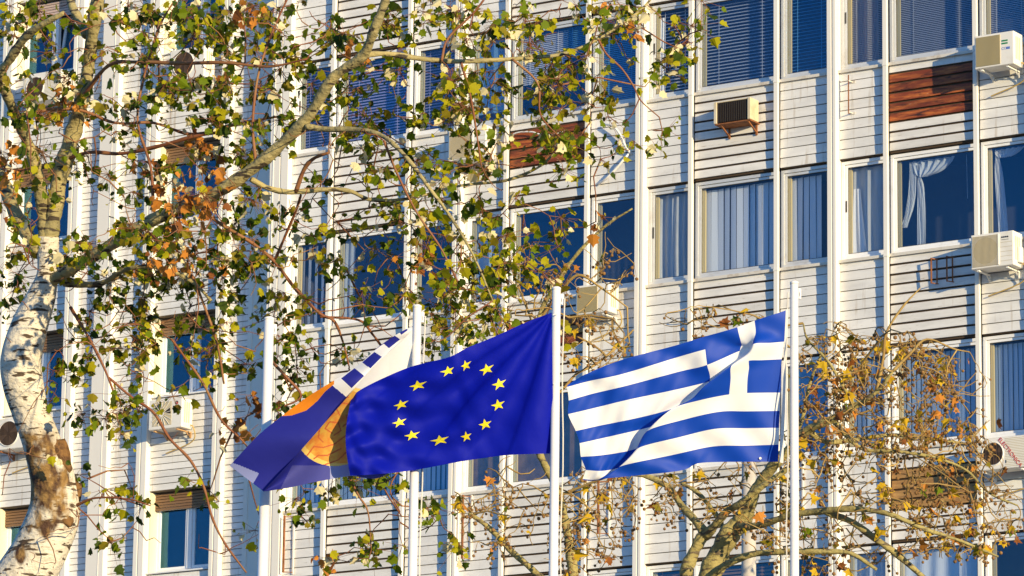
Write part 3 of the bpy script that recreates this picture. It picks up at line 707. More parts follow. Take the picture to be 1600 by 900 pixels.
pole(652, 478, .041, 'white flagpole carrying the half-hidden flag with the gold coin', hal=1, dep=FD+.36)
pole(869.5, 450, .041, 'white flagpole carrying the blue flag with yellow stars', hal=1, dep=FD+.14)
pole(1241, 441, .038, 'tallest white flagpole, carrying the blue and white striped flag', hal=-1, dep=FD+.12)

def cr1(p, t):
    """Catmull-Rom through rows of p at parameters t in [0,1]"""
    p = np.asarray(p, float); n = len(p)-1; q = np.concatenate([[2*p[0]-p[1]], p, [2*p[-1]-p[-2]]])
    x = np.clip(np.asarray(t)*n, 0, n-1e-9); i = x.astype(int); f = (x-i).reshape((-1,)+(1,)*(p.ndim-1))
    a, b, c, d = q[i], q[i+1], q[i+2], q[i+3]
    return 0.5*((2*b)+(-a+c)*f+(2*a-5*b+4*c-d)*f*f+(-a+3*b-3*c+d)*f**3)
def sheet(ctrl, nu, nv):
    """ctrl[row][col] = (s, t, x, y, dz) -> (nv+1, nu+1, 5)"""
    rows = [cr1(r, np.linspace(0, 1, nu+1)) for r in ctrl]
    return cr1(np.array(rows), np.linspace(0, 1, nv+1))
def cloth(G_, name, mats, parent, dep, matfn=None, uvs=True):
    nv, nu = G_.shape[0]-1, G_.shape[1]-1
    v = [tuple(P(g[2], g[3], dep-g[4])) for row in G_ for g in row]
    f = []; mi = []
    for j in range(nv):
        for i in range(nu):
            a = j*(nu+1)+i; f.append((a, a+nu+1, a+nu+2, a+1))
            mi.append(matfn((G_[j, i]+G_[j+1, i+1]+G_[j+1, i]+G_[j, i+1])/4) if matfn else 0)
    me = bpy.data.meshes.new(name); me.from_pydata(v, [], f)
    for m in mats: me.materials.append(MATS[m] if isinstance(m, str) else m)
    me.polygons.foreach_set('material_index', mi); me.polygons.foreach_set('use_smooth', [True]*len(f))
    if uvs:
        ul = me.uv_layers.new(name='UVMap'); li = np.zeros(len(me.loops), dtype=np.int32); me.loops.foreach_get('vertex_index', li)
        st = G_[:, :, :2].reshape(-1, 2); ul.data.foreach_set('uv', st[li].astype(np.float32).ravel())
    me.update(); o = bpy.data.objects.new(name, me); C.objects.link(o); o.parent = parent; return o
# striped flag: colours from its own cloth coordinates
def greek_material():
    m = bpy.data.materials.new('flag_stripes'); m.use_nodes = True; n = m.node_tree; N = n.nodes; L = n.links.new
    b = N['Principled BSDF']; b.inputs['Roughness'].default_value = .55; b.inputs['Specular IOR Level'].default_value = .25
    uv = N.new('ShaderNodeUVMap'); uv.uv_map = 'UVMap'; sp = N.new('ShaderNodeSeparateXYZ'); L(uv.outputs[0], sp.inputs[0])
    def M(op, a, bb=None):
        x = N.new('ShaderNodeMath'); x.operation = op
        for i, q in enumerate((a, bb)):
            if q is None: continue
            if isinstance(q, (int, float)): x.inputs[i].default_value = q
            else: L(q, x.inputs[i])
        return x.outputs[0]
    s, t = sp.outputs[0], sp.outputs[1]
    k = M('FLOOR', M('MULTIPLY', t, 9.0)); stripe = M('MODULO', k, 2.0)          # 1 = white
    inC = M('MULTIPLY', M('LESS_THAN', s, 10/27), M('LESS_THAN', t, 5/9))
    hb = M('LESS_THAN', M('ABSOLUTE', M('SUBTRACT', t, 2.5/9)), .5/9); vb = M('LESS_THAN', M('ABSOLUTE', M('SUBTRACT', s, 5/27)), 1/27)
    cross = M('MAXIMUM', hb, vb)
    val = M('ADD', M('MULTIPLY', inC, cross), M('MULTIPLY', M('SUBTRACT', 1.0, inC), stripe))
    mx = N.new('ShaderNodeMix'); mx.data_type = 'RGBA'; L(val, mx.inputs[0]); mx.inputs[6].default_value = (.002, .052, .42, 1); mx.inputs[7].default_value = (.80, .80, .82, 1)
    L(mx.outputs[2], b.inputs['Base Color']); tr = N.new('ShaderNodeBsdfTranslucent'); L(mx.outputs[2], tr.inputs[0])
    ms = N.new('ShaderNodeMixShader'); ms.inputs[0].default_value = .2; L(b.outputs[0], ms.inputs[1]); L(tr.outputs[0], ms.inputs[2]); L(ms.outputs[0], N['Material Output'].inputs[0])
    return m
def z2(x, y): return 860+x/2.7268, 430+y/2.7268
rowsG = [  # t, then (s, x, y, dz) from the hoist to the fly
 (0/9, [(0, 1003, 150, 0), (.10, 905, 182, .03), (.148, 870, 193, .03), (.222, 797, 221, .0), (.30, 720, 244, .02), (.37, 655, 262, .03), (.5, 530, 300, .0), (.75, 300, 362, .03), (.9, 150, 422, .0), (1, 75, 466, .02)]),
 (1/9, [(0, 1000, 216, 0), (.10, 920, 238, .05), (.148, 874, 250, .05), (.20, 830, 280, .0), (.27, 770, 292, -.02), (.37, 660, 316, .03), (.5, 540, 350, .0), (.75, 310, 420, .03), (.9, 170, 450, .0), (1, 72, 476, .02)]),
 (2/9, [(0, 996, 283, 0), (.08, 940, 288, .08), (.13, 868, 292, .12), (.18, 850, 318, .0), (.222, 808, 322, -.04), (.37, 668, 382, .02), (.5, 545, 412, .0), (.75, 320, 472, .03), (.9, 180, 505, .0), (1, 78, 534, .02)]),
 (3/9, [(0, 986, 358, 0), (.10, 900, 362, .05), (.148, 845, 364, .10), (.222, 776, 380, .14), (.29, 740, 428, .0), (.37, 678, 452, -.05), (.5, 550, 484, .0), (.75, 325, 532, .03), (.9, 190, 565, .0), (1, 76, 592, .02)]),
 (4/9, [(0, 983, 430, 0), (.148, 841, 432, .06), (.222, 768, 448, .10), (.34, 648, 482, .15), (.40, 610, 535, .0), (.47, 522, 568, -.05), (.58, 440, 592, .0), (.75, 325, 618, .03), (.9, 200, 643, .0), (1, 108, 664, .02)]),
 (5/9, [(0, 980, 500, 0), (.148, 838, 502, .04), (.222, 762, 508, .06), (.36, 640, 532, .10), (.48, 520, 568, .15), (.53, 480, 625, .0), (.60, 412, 650, -.05), (.75, 320, 672, .0), (.9, 205, 698, .02), (1, 124, 716, .02)]),
 (6/9, [(0, 977, 578, 0), (.148, 838, 580, .03), (.26, 720, 582, .05), (.42, 570, 615, .09), (.575, 415, 662, .15), (.60, 400, 715, .0), (.65, 362, 740, -.05), (.77, 300, 755, .0), (.9, 210, 768, .02), (1, 130, 774, .02)]),
 (7/9, [(0, 975, 650, 0), (.148, 838, 652, .02), (.28, 700, 655, .04), (.44, 550, 690, .08), (.62, 376, 736, .15), (.66, 350, 790, .0), (.71, 296, 818, -.05), (.80, 250, 830, .0), (.9, 205, 834, .02), (1, 150, 830, .02)]),
 (8/9, [(0, 973, 722, 0), (.148, 838, 726, .02), (.30, 690, 730, .02), (.48, 520, 766, .06), (.69, 306, 812, .14), (.73, 290, 840, .02), (.79, 250, 855, -.03), (.86, 215, 868, .0), (.93, 180, 872, .01), (1, 138, 868, .0)]),
 (9/9, [(0, 970, 795, 0), (.148, 840, 795, .02), (.34, 640, 800, .02), (.52, 545, 834, .05), (.77, 232, 866, .12), (.80, 228, 868, .03), (.84, 215, 872, -.04), (.90, 200, 874, -.05), (.95, 185, 876, -.05), (1, 160, 876, -.04)])]
ctrl = []
for t_, row in rowsG:
    ctrl.append([(s, t_, *z2(x, y), dz*1.0) for (s, x, y, dz) in row])
Gm = sheet(ctrl, 150, 108)
fl = MATS['flag_stripes'] = greek_material()
ft = empty('flag', P(1228, 720, FD), 'rippling blue and white striped flag with a white cross in the canton', 'flag')
sN, tN = Gm[:, :, 0], Gm[:, :, 1]
Gm[:, :, 4] += .014*np.sin(sN*30+tN*9+1.5*np.sin(tN*7))+.008*np.sin(sN*64-tN*22)*sN+.02*np.sin(sN*9-tN*3)*np.clip(sN*2, 0, 1)
cloth(Gm, 'cloth', [fl], ft, FD)
q = MB(); a = [P(1231, 482, FD), P(1227.5, 600, FD), P(1224, 724, FD)]; b_ = [P(1227.4, 486, FD), P(1223.5, 600, FD), P(1217.5, 722, FD)]
for i in range(2): q.face([a[i], a[i+1], b_[i+1], b_[i]])
q.build('hoist_sleeve', 'flag_white', ft)
q = MB(); q.disc(P(1188, 716, FD-.03), -_d, .012, 12); q.build('eyelet', 'pole_white', ft)
settle(ft)

# starred flag
def z3(x, y): return 340+x/2.857, 470+y/2.857
TopE = [(1492, 52), (1380, 95), (1240, 158), (1110, 212), (1030, 252), (870, 292), (740, 345), (645, 393), (600, 425)]
BotE = [(1500, 682), (1390, 684), (1280, 690), (1170, 704), (1060, 722), (900, 752), (780, 768), (680, 776), (592, 780)]
tp = cr1(TopE, np.linspace(0, 1, 121)); bt = cr1(BotE, np.linspace(0, 1, 121)); S_ = np.linspace(0, 1, 121); T_ = np.linspace(0, 1, 81)
GE = np.zeros((81, 121, 5))
for j, t_ in enumerate(T_):
    x = tp[:, 0]*(1-t_)+bt[:, 0]*t_; y = tp[:, 1]*(1-t_)+bt[:, 1]*t_
    x = x-24*math.sin(math.pi*t_)*S_**3            # bowed fly edge
    px, py = z3(x, y)
    ang = np.arctan2(y-40, 1500-x); dist = np.hypot(y-40, 1500-x)/900
    w1 = np.sin(ang*14.0+.4+.8*np.sin(5*S_)); w1 = np.sign(w1)*np.abs(w1)**.7
    dz = .07*w1*np.clip(dist*1.6, .2, 1)*np.clip(1.35-dist, 0, 1) + .085*np.sin(6.5*S_+2.2*t_-.6)*S_ + .05*np.sin(15*S_-10*t_+1+1.2*np.sin(4*t_))*S_*(1-.4*t_) + .022*np.sin(30*(t_*0.8+S_*.35)+2*np.sin(9*S_))*S_ + .010*np.sin(55*S_+14*t_)*S_
    GE[j, :, 0] = S_; GE[j, :, 1] = t_; GE[j, :, 2] = px; GE[j, :, 3] = py; GE[j, :, 4] = dz
fe = empty('flag', P(866, 700, FD-.15), 'deep blue flag with a ring of twelve yellow stars', 'flag')
cloth(GE, 'cloth', ['flag_blue'], fe, FD-.15)
def at_sheet(Gx, s, t, dep, lift):
    j = np.clip(t, 0, 1)*(Gx.shape[0]-1); i = np.clip(s, 0, 1)*(Gx.shape[1]-1); j0, i0 = min(int(j), Gx.shape[0]-2), min(int(i), Gx.shape[1]-2); a, b = j-j0, i-i0
    g = Gx[j0, i0]*(1-a)*(1-b)+Gx[j0+1, i0]*a*(1-b)+Gx[j0, i0+1]*(1-a)*b+Gx[j0+1, i0+1]*a*b
    return P(g[2], g[3], dep-g[4]-lift)
for k in range(12):
    a0 = 2*math.pi*k/12+.16; cs, ct = .468+math.cos(a0)*.222, .455+math.sin(a0)*.330
    for side in (.006, -.006):
        q = MB(); cen = (cs, ct)
        pts = []
        for i in range(10):
            rr = (.050 if i % 2 == 0 else .0195); an = math.pi*i/5-.06
            pts.append((cs-rr*math.sin(an)*.667, ct-rr*math.cos(an)))
        for i in range(10):
            p0, p1 = pts[i], pts[(i+1) % 10]
            q.face([at_sheet(GE, *cen, FD-.15, side), at_sheet(GE, *p0, FD-.15, side), at_sheet(GE, *p1, FD-.15, side)])
        q.build('star', 'flag_star', fe)
for (x, y) in ((868, 492), (868, 600), (869, 704)):
    q = MB(); q.bar(P(x-3, y, FD-.15), P(x+3, y-1, FD+.10), .014); q.build('clip', 'pole_white', fe)
settle(fe)

# flag with checked border and gold coin, folded over on itself
def poly_in(pg, x, y):
    c = False; n = len(pg)
    for i in range(n):
        x0, y0 = pg[i]; x1, y1 = pg[(i+1) % n]
        if (y0 > y) != (y1 > y) and x < (x1-x0)*(y-y0)/(y1-y0)+x0: c = not c
    return c
topA = [(868, 112), (800, 150), (720, 204), (625, 288), (515, 358), (400, 430), (290, 512), (180, 602), (54, 736)]
botA = [(869, 132), (822, 180), (752, 240), (668, 322), (584, 424), (500, 520), (420, 612), (335, 708), (204, 850)]
topB = botA
botB = [(872, 640), (800, 740), (720, 790), (650, 790), (592, 782), (500, 797), (420, 812), (320, 834), (204, 852)]
blocks = [[(812, 142), (846, 122), (848, 132), (820, 152)], [(740, 190), (790, 155), (815, 172), (765, 212)], [(645, 275), (700, 228), (733, 250), (682, 302)], [(552, 346), (612, 300), (655, 335), (598, 390)]]
orangeA = [(520, 352), (400, 425), (280, 515), (330, 512), (395, 490), (445, 448), (480, 405), (520, 372)]
whiteA = [(880, 90), (620, 280), (500, 350), (505, 372), (575, 430), (700, 320), (880, 160)]
def matA(g):
    x, y = (g[2]-340)*2.857, (g[3]-470)*2.857
    for b in blocks:
        if poly_in(b, x, y): return 1
    if poly_in(orangeA, x, y): return 3
    if poly_in(whiteA, x, y): return 0
    if poly_in([(40, 715), (100, 735), (185, 770), (150, 830), (120, 900), (40, 900)], x, y): return 4
    return 1
coin = [(545+math.cos(a)*(195+0)*1.0-40*math.sin(a)*.6, 560+math.sin(a)*178) for a in [2*math.pi*k/48 for k in range(48)]]
lines = [[(400, 690), (430, 650), (470, 655), (520, 640), (575, 600)], [(430, 705), (450, 690), (490, 690), (550, 660)], [(510, 590), (480, 570), (500, 540), (540, 545), (550, 580), (520, 600)], [(470, 630), (450, 610), (455, 570), (480, 530), (520, 500)],
         [(545, 510), (530, 480), (550, 455), (580, 460)], [(520, 470), (540, 440), (585, 430)], [(390, 715), (410, 735), (470, 735), (540, 710), (590, 660)], [(560, 560), (585, 540), (575, 510)]]
def near(l, x, y, d):
    for (x0, y0), (x1, y1) in zip(l[:-1], l[1:]):
        dx, dy = x1-x0, y1-y0; t = max(0, min(1, ((x-x0)*dx+(y-y0)*dy)/(dx*dx+dy*dy+1e-9)))
        if (x-x0-t*dx)**2+(y-y0-t*dy)**2 < d*d: return True
    return False
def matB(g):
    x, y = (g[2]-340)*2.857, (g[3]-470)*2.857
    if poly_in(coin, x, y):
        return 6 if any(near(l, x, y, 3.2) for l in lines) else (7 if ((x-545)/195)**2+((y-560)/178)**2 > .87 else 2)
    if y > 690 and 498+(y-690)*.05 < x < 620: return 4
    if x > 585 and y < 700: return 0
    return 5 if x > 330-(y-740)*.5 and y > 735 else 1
def flagsheet(T, B, dzf, nu, nv):
    tp = cr1(T, np.linspace(0, 1, nu+1)); bt = cr1(B, np.linspace(0, 1, nu+1)); Gx = np.zeros((nv+1, nu+1, 5)); s = np.linspace(0, 1, nu+1)
    for j in range(nv+1):
        t = j/nv; x = tp[:, 0]*(1-t)+bt[:, 0]*t; y = tp[:, 1]*(1-t)+bt[:, 1]*t; px, py = z3(x, y)
        Gx[j, :, 0] = s; Gx[j, :, 1] = t; Gx[j, :, 2] = px; Gx[j, :, 3] = py; Gx[j, :, 4] = dzf(s, t)
    return Gx
fm_ = empty('flag', P(648, 700, FD+.22), 'white and indigo flag with checked border and gold coin, folded behind the starred flag', 'flag')
FM = ['flag_white', 'flag_indigo', 'flag_gold', 'flag_orange', 'flag_pale', 'flag_violet', 'flag_redline', 'flag_rim']
ease = lambda s: .26*np.clip((s-.22)/.25, 0, 1)**2*(3-2*np.clip((s-.22)/.25, 0, 1))
GA = flagsheet(topA, botA, lambda s, t: ease(s)+.02+.10*np.sin(math.pi*t*.5)*np.clip(s*3, 0, 1)+.035*np.sin(s*16+t*2)+.035*np.sin(s*16+t*2)*s, 460, 120)
GB = flagsheet(topB, botB, lambda s, t: ease(s)+(.12*(1-t)**6)*np.clip(s*3, 0, 1)-.10*np.sin(math.pi*t)*(1-s*.5)+.022*np.sin(s*15-3*t)*(s+.2), 230, 150)
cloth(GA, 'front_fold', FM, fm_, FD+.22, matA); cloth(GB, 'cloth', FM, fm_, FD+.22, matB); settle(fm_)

# ---------------------------------------------------------------- concrete post behind the striped flag
pb = P(1170, 760, 58); tz = P(1172, 560, 58).z
t = empty('utility_post', (pb.x, pb.y, 0), 'round grey concrete post behind the striped flag and plane branches', 'post')
q = MB(); q.tube([(pb.x, pb.y, 0), (pb.x, pb.y, tz*.5), (pb.x, pb.y, tz)], [.16, .11, .085], 20); q.build('shaft', 'pole_grey', t, smooth=True)
q = MB(); q.tube([(pb.x, pb.y, tz), (pb.x, pb.y, tz+.05)], [.095, .06], 20); q.build('cap', 'pole_grey', t)
q = MB(); q.tube([(pb.x, pb.y, 2.0), (pb.x, pb.y, 2.06)], [.152, .152], 20); q.build('band', 'rust', t); settle(t)

# ---------------------------------------------------------------- trees
def tree_path(pts, dep, n=5):
    """pts = (x, y, half width in px[, depth offset]) -> world points and radii"""
    a = np.array([(p[0], p[1], p[2], p[3] if len(p) > 3 else 0.0) for p in pts], float); sp = spline(a, n)
    return [P(x, y, dep+dd) for x, y, r, dd in sp], [max(r, .4)*(dep+dd)/FPX for x, y, r, dd in sp]
class Net:
    """twig network growing out of the traced limbs"""
    def __init__(s): s.p = []; s.q = MB()
    def add_limb(s, pts):
        for p in pts: s.p.append(np.array(p))
    def grow(s, targets, r0, r1, sag, jit, sides=4):
        T = [np.array(t) for t in targets]; base = np.array(s.p)
        T.sort(key=lambda t: np.min(np.sum((base-t)**2, 1)))
        nodes = np.zeros((len(s.p)+len(T)*4, 3)); nodes[:len(base)] = base; n = len(base)
        ends = []
        for t in T:
            d = nodes[:n]-t; dd = np.sum(d*d, 1)+np.clip(-d[:, 2], 0, 9)**2*0.5
            i = int(np.argmin(dd)); a = nodes[i].copy(); L_ = np.linalg.norm(t-a)
            k = 4; path = []
            off = RNG.normal(0, jit, 3)*L_
            for j in range(k+1):
                f = j/k; p = a*(1-f)+t*f+off*math.sin(math.pi*f)+RNG.normal(0, jit*.25, 3)*L_*(0 < j < k); p[2] += sag*L_*math.sin(math.pi*f); path.append(p)
            rb = min(r0*1.15, r1+L_*.009)
            s.q.tube(path, [rb*(1-j/k)+r1*j/k for j in range(k+1)], sides, 0, cap=False)
            for j in range(1, k+1): nodes[n] = path[j]; n += 1
            ends.append((t, path[-1]-path[-2]))
        s.p = [nodes[i] for i in range(n)]
        return ends
LEAF = [(0, 0), (.30, .10), (.52, .30), (.36, .46), (.44, .70), (.16, .80), (0, 1.08), (-.16, .80), (-.46, .66), (-.36, .46), (-.50, .28), (-.28, .08)]
PLANE = [(0, 0), (.22, -.06), (.34, .12), (.66, .14), (.46, .36), (.60, .66), (.28, .60), (0, 1.1), (-.26, .62), (-.62, .70), (-.44, .38), (-.68, .12), (-.34, .10), (-.2, -.05)]
def leaf_pts(shape, size, base, direc, nrm, fold, curl):
    y = Vector(direc).normalized(); z = Vector(nrm); z = (z-y*z.dot(y)); z = z.normalized() if z.length > 1e-4 else y.orthogonal().normalized(); x = y.cross(z)
    return [Vector(base)+(x*px+y*py+z*(fold*abs(px)-curl*py*py))*size for px, py in shape]
def leaf_faces(q, pts, mi):
    i = len(q.v); q.v += [tuple(p) for p in pts]; n = len(pts); half = 6 if n == 12 else 7
    q.f.append(tuple(i+k for k in range(0, half+1))); q.m.append(mi); q.f.append(tuple([i]+[i+k for k in range(half, n)])); q.m.append(mi)
def rand_dir(down):
    a = random.uniform(0, 2*math.pi); z = -down+random.uniform(-.5, .5); return Vector((math.cos(a), math.sin(a), z)).normalized()
def scatter(tree, leaves, shape, LM, nmax=300):
    """leaves = (pos, size, material index): the largest become objects of their own, the rest one foliage mesh"""
    leaves.sort(key=lambda l: -l[1]); protos = {}; rest = MB()
    for n, (p, sz, mi) in enumerate(leaves):
        d = rand_dir(.75); nr = rand_dir(-.25)
        if n < nmax:
            key = (mi, n % 4)
            if key not in protos:
                q = MB(); leaf_faces(q, leaf_pts(shape, 1.0, (0, 0, 0), (0, 0, -1), (0, -1, .1), random.uniform(.05, .4)*(2.2 if shape is PLANE else 1), random.uniform(-.1, .3)*(2.5 if shape is PLANE else 1)), 0); o = q.build('leaf', LM[mi], tree); protos[key] = o.data
            else:
                o = bpy.data.objects.new('leaf', protos[key]); C.objects.link(o); o.parent = tree
            o.location = p; o.scale = (sz, sz, sz); o.rotation_euler = (random.gauss(0, .6), random.gauss(0, .6), random.uniform(0, 6.28))
        else: leaf_faces(rest, leaf_pts(shape, sz, p, d, nr, random.uniform(.0, .45)*(2 if shape is PLANE else 1), random.uniform(-.15, .35)*(2 if shape is PLANE else 1)), mi)
    if rest.f:
        o = rest.build('foliage', LM, tree); o['kind'] = 'stuff'

# --- white poplar, left
pt = P(-62, 1200, TD); tree = empty('poplar_tree', (pt.x, pt.y, 0), 'pale-barked poplar with leaning scarred trunk and yellow-green autumn leaves', 'tree')
net = Net()
pts, rr = tree_path([(36, 905, 46), (62, 860, 43), (84, 805, 41), (84, 760, 36), (76, 725, 33), (63, 685, 30), (48, 645, 29), (36, 600, 32), (33, 560, 32), (46, 510, 29), (64, 465, 23), (74, 430, 17), (75, 395, 17), (76, 370, 17)], TD, 6)
low = [Vector((pt.x, pt.y, -.2)), Vector((pt.x, pt.y, 3)), P(-58, 1150, TD), P(-30, 1010, TD)]
lp = spline([tuple(v) for v in low]+[tuple(pts[0])], 4)[:-1]; lr = list(np.linspace(.52, rr[0]*1.02, len(lp)))
q = MB(); q.tube([Vector(v) for v in lp]+pts, lr+rr, 26); trunk = q.build('trunk', 'poplar_trunk', tree, smooth=True)
net.add_limb(pts[30:])
def lump(x, y, rx, ry, dep, name, m, parent, rot=0.0):
    bm = bmesh.new(); bmesh.ops.create_icosphere(bm, subdivisions=3, radius=1)
    rr_ = random.Random(int(x*7+y))
    for v in bm.verts:
        c = v.co; n = 1+.16*math.sin(5*c.x+3*c.y+1)+.12*math.sin(7*c.z-4*c.x)+.06*math.sin(15*c.y+11*c.z); v.co = c*n
    me = bpy.data.meshes.new(name); bm.to_mesh(me); bm.free(); me.materials.append(MATS[m]); me.polygons.foreach_set('use_smooth', [True]*len(me.polygons))
    o = bpy.data.objects.new(name, me); C.objects.link(o); o.parent = parent
    k = dep/FPX; o.matrix_basis = Matrix.Translation(P(x, y, dep)) @ cam.matrix_world.to_3x3().to_4x4() @ Matrix.Rotation(rot, 4, 'Z') @ Matrix.Diagonal((rx*k, ry*k, .75*rx*k, 1))
    return o
lump(95, 712, 15, 30, TD-.10, 'knot', 'knot', trunk, .25); lump(117, 775, 10, 26, TD-.02, 'knot', 'knot', trunk, -.1); lump(103, 815, 12, 9, TD-.20, 'knot', 'knot', trunk); lump(52, 825, 9, 12, TD-.15, 'knot', 'knot', trunk)
LIMBS = [
 [(76, 385, 15), (84, 335, 15), (92, 285, 14.5), (106, 235, 15), (118, 195, 14), (132, 140, 13, -.3), (140, 90, 11, -.4), (146, 40, 12, -.6), (158, -30, 11, -.8)],
 [(136, 55, 9, -.4), (126, 35, 8, -.2), (113, 10, 8, 0), (104, -30, 7, .3)],
 [(72, 375, 12), (66, 330, 11), (60, 275, 10.5, -.2), (44, 225, 10, -.4), (24, 180, 9.5, -.7), (8, 140, 9, -1), (2, 115, 8, -1.1), (16, 92, 8, -1.3), (36, 62, 8, -1.5), (60, 42, 6, -1.7), (100, 20, 4, -1.9)],
 [(64, 395, 15), (42, 365, 13, .2), (22, 330, 13, .5), (6, 285, 11, .9), (-14, 250, 11, 1.2), (-50, 200, 10, 1.6)],
 [(78, 440, 11), (98, 428, 11, -.2), (125, 412, 11, -.5), (165, 388, 11.5, -.8), (205, 362, 12, -1.1), (255, 336, 11.5, -1.3), (310, 315, 12, -1.6), (352, 293, 11.5, -1.8), (402, 258, 11, -2), (440, 225, 10.5, -2.1), (482, 182, 10, -2.3), (520, 122, 9.5, -2.5), (566, 88, 9, -2.7), (584, 48, 8.5, -2.9), (604, -5, 8, -3), (615, -50, 7, -3.1)],
 [(566, 86, 5.5, -2.7), (605, 84, 5, -2.6), (660, 92, 4.8, -2.5), (710, 96, 4.6, -2.4), (770, 94, 4.2, -2.3), (830, 90, 3.8, -2.2), (880, 84, 3.2, -2.1), (925, 66, 2.8, -2), (965, 42, 2.6, -1.9), (1005, 12, 2.2, -1.8), (1030, -20, 2, -1.7)],
 [(935, 62, 2.2, -2), (948, 85, 2, -2), (972, 108, 1.8, -2), (990, 135, 1.5, -2), (1002, 158, 1.2, -2), (1030, 183, 1, -2)],
 [(478, 198, 6, -2.3), (510, 202, 5.5, -2.4), (560, 203, 5, -2.6), (596, 212, 4.5, -2.8), (620, 230, 4, -3), (645, 258, 4, -3.1), (668, 290, 3.4, -3.2), (705, 340, 3, -3.3), (740, 400, 2.2, -3.3), (770, 470, 1.6, -3.3)],
 [(392, 280, 5, -1.9), (420, 294, 5, -1.8), (455, 300, 5, -1.7), (505, 296, 4.6, -1.6), (545, 298, 4, -1.5), (580, 312, 3.4, -1.4), (640, 310, 2.8, -1.3), (720, 290, 2.2, -1.2), (790, 282, 3, -1.2), (840, 262, 2.4, -1.2), (866, 240, 1.8, -1.2)],
 [(462, 300, 4, -1.7), (475, 265, 4, -1.8), (490, 248, 3.4, -1.9), (515, 238, 2.2, -2)],
 [(28, 182, 3, -.6), (70, 172, 3.2, -.5), (125, 172, 3, -.3), (180, 192, 2.6, -.1), (240, 192, 2.4, 0), (300, 210, 3, .1), (360, 196, 3.2, .2), (412, 186, 2.2, .3), (450, 180, 1.5, .3)],
 [(100, 250, 3.2, 0), (140, 238, 3.4, -.3), (190, 240, 3.4, -.5), (250, 228, 3.6, -.8), (300, 214, 3.4, -1), (345, 206, 2.4, -1.1)],
 [(130, 150, 4, -.4), (170, 102, 3.6, -.8), (215, 97, 3.2, -1), (280, 99, 3.4, -1.3), (350, 98, 3, -1.6), (420, 104, 2.4, -1.8), (480, 92, 1.6, -2)],
 [(100, 440, 9, .2), (140, 445, 6, .1), (165, 440, 5, 0), (200, 420, 4, -.2), (250, 418, 3.6, -.4), (300, 440, 3.2, -.5), (330, 470, 2.6, -.6)],
 [(310, 320, 2.4, -1.5), (330, 340, 2.8, -1.3), (365, 362, 3.2, -1.1), (400, 384, 3, -1), (430, 410, 3.2, -.9), (462, 452, 3, -.8), (500, 490, 2.8, -.7), (522, 502, 2.8, -.7), (536, 535, 2, -.6), (546, 575, 1.4, -.6)],
 [(500, 495, 2, -.7), (560, 500, 2.2, -.6), (582, 522, 2.4, -.5), (604, 552, 2, -.4)],
 [(430, 405, 2.6, -.9), (445, 370, 2.6, -1), (462, 330, 2.4, -1.2), (470, 305, 2.4, -1.5)],
 [(268, 530, 2.2, -.6), (290, 560, 2.2, -.5), (318, 600, 2.4, -.5), (345, 655, 2.2, -.4), (380, 690, 1.6, -.3), (400, 720, 1.2, -.3)],
 [(170, 590, 2.2, -.3), (205, 620, 2.4, -.3), (240, 645, 2.6, -.4), (265, 685, 2.6, -.4), (298, 720, 2.6, -.4), (318, 760, 2.4, -.4), (332, 810, 2.2, -.4), (352, 850, 2, -.4), (385, 895, 1.6, -.4)],
 [(110, 480, 3, 0), (140, 530, 2.6, -.2), (165, 580, 2.2, -.3), (180, 620, 1.6, -.3)],
 [(300, 430, 2.6, -.5), (320, 480, 2.4, -.5), (340, 540, 2.2, -.5), (350, 600, 1.8, -.5)],
 [(420, 560, 2.6, -.8), (448, 590, 2.8, -.8), (470, 620, 2, -.8), (430, 640, 1.4, -.8)],
 [(118, 790, 3, -.1), (150, 778, 2, -.3), (200, 780, 1.6, -.5), (235, 790, 1.2, -.6)],
 [(600, 220, 2.4, -2.9), (620, 270, 2.2, -2.8), (650, 330, 2, -2.8), (690, 390, 1.8, -2.8), (720, 450, 1.4, -2.8)],
 [(560, 640, 1.8, -1), (540, 720, 2, -1), (558, 770, 2, -1), (575, 800, 1.6, -1), (580, 860, 1, -1)],
 [(604, 552, 1.8, -.4), (625, 620, 1.6, -.6), (640, 700, 1.5, -.8), (610, 760, 1.4, -.9), (625, 800, 1.1, -.9)],
 [(545, 575, 1.4, -.6), (555, 610, 1.6, -.8), (560, 640, 1.8, -1)],
 [(240, 330, 3, -1.2), (235, 260, 2.6, -1), (215, 190, 2.4, -.9), (225, 120, 2.2, -.8), (250, 40, 2, -.8), (280, -10, 1.6, -.8)],
 [(400, 258, 3, -2), (395, 190, 2.6, -1.8), (405, 110, 2.2, -1.7), (430, 40, 2, -1.6), (455, -15, 1.6, -1.6)],
 [(690, 95, 2.4, -2.5), (700, 60, 2.2, -2.4), (740, 20, 2, -2.4), (770, -20, 1.6, -2.4)],
 [(720, 96, 2.4, -2.4), (735, 150, 2, -2.4), (745, 210, 1.8, -2.4), (752, 260, 1.4, -2.4)],
 [(800, 92, 2.2, -2.3), (840, 130, 2, -2.3), (845, 180, 1.6, -2.3), (880, 220, 1.2, -2.3)],
]
for i, L_ in enumerate(LIMBS):
    pts, rr = tree_path([(a_[0], a_[1], a_[2]*.88, *a_[3:]) for a_ in L_], TD, 6); q = MB(); q.tube(pts, [r_*(1+.10*math.sin(k_*.9)+.06*math.sin(k_*2.3)) for k_, r_ in enumerate(rr)], 12 if L_[0][2] > 6 else 7); q.build('branch', 'poplar_limb' if L_[0][2] > 4.5 else 'twig', tree, smooth=True); net.add_limb(pts)
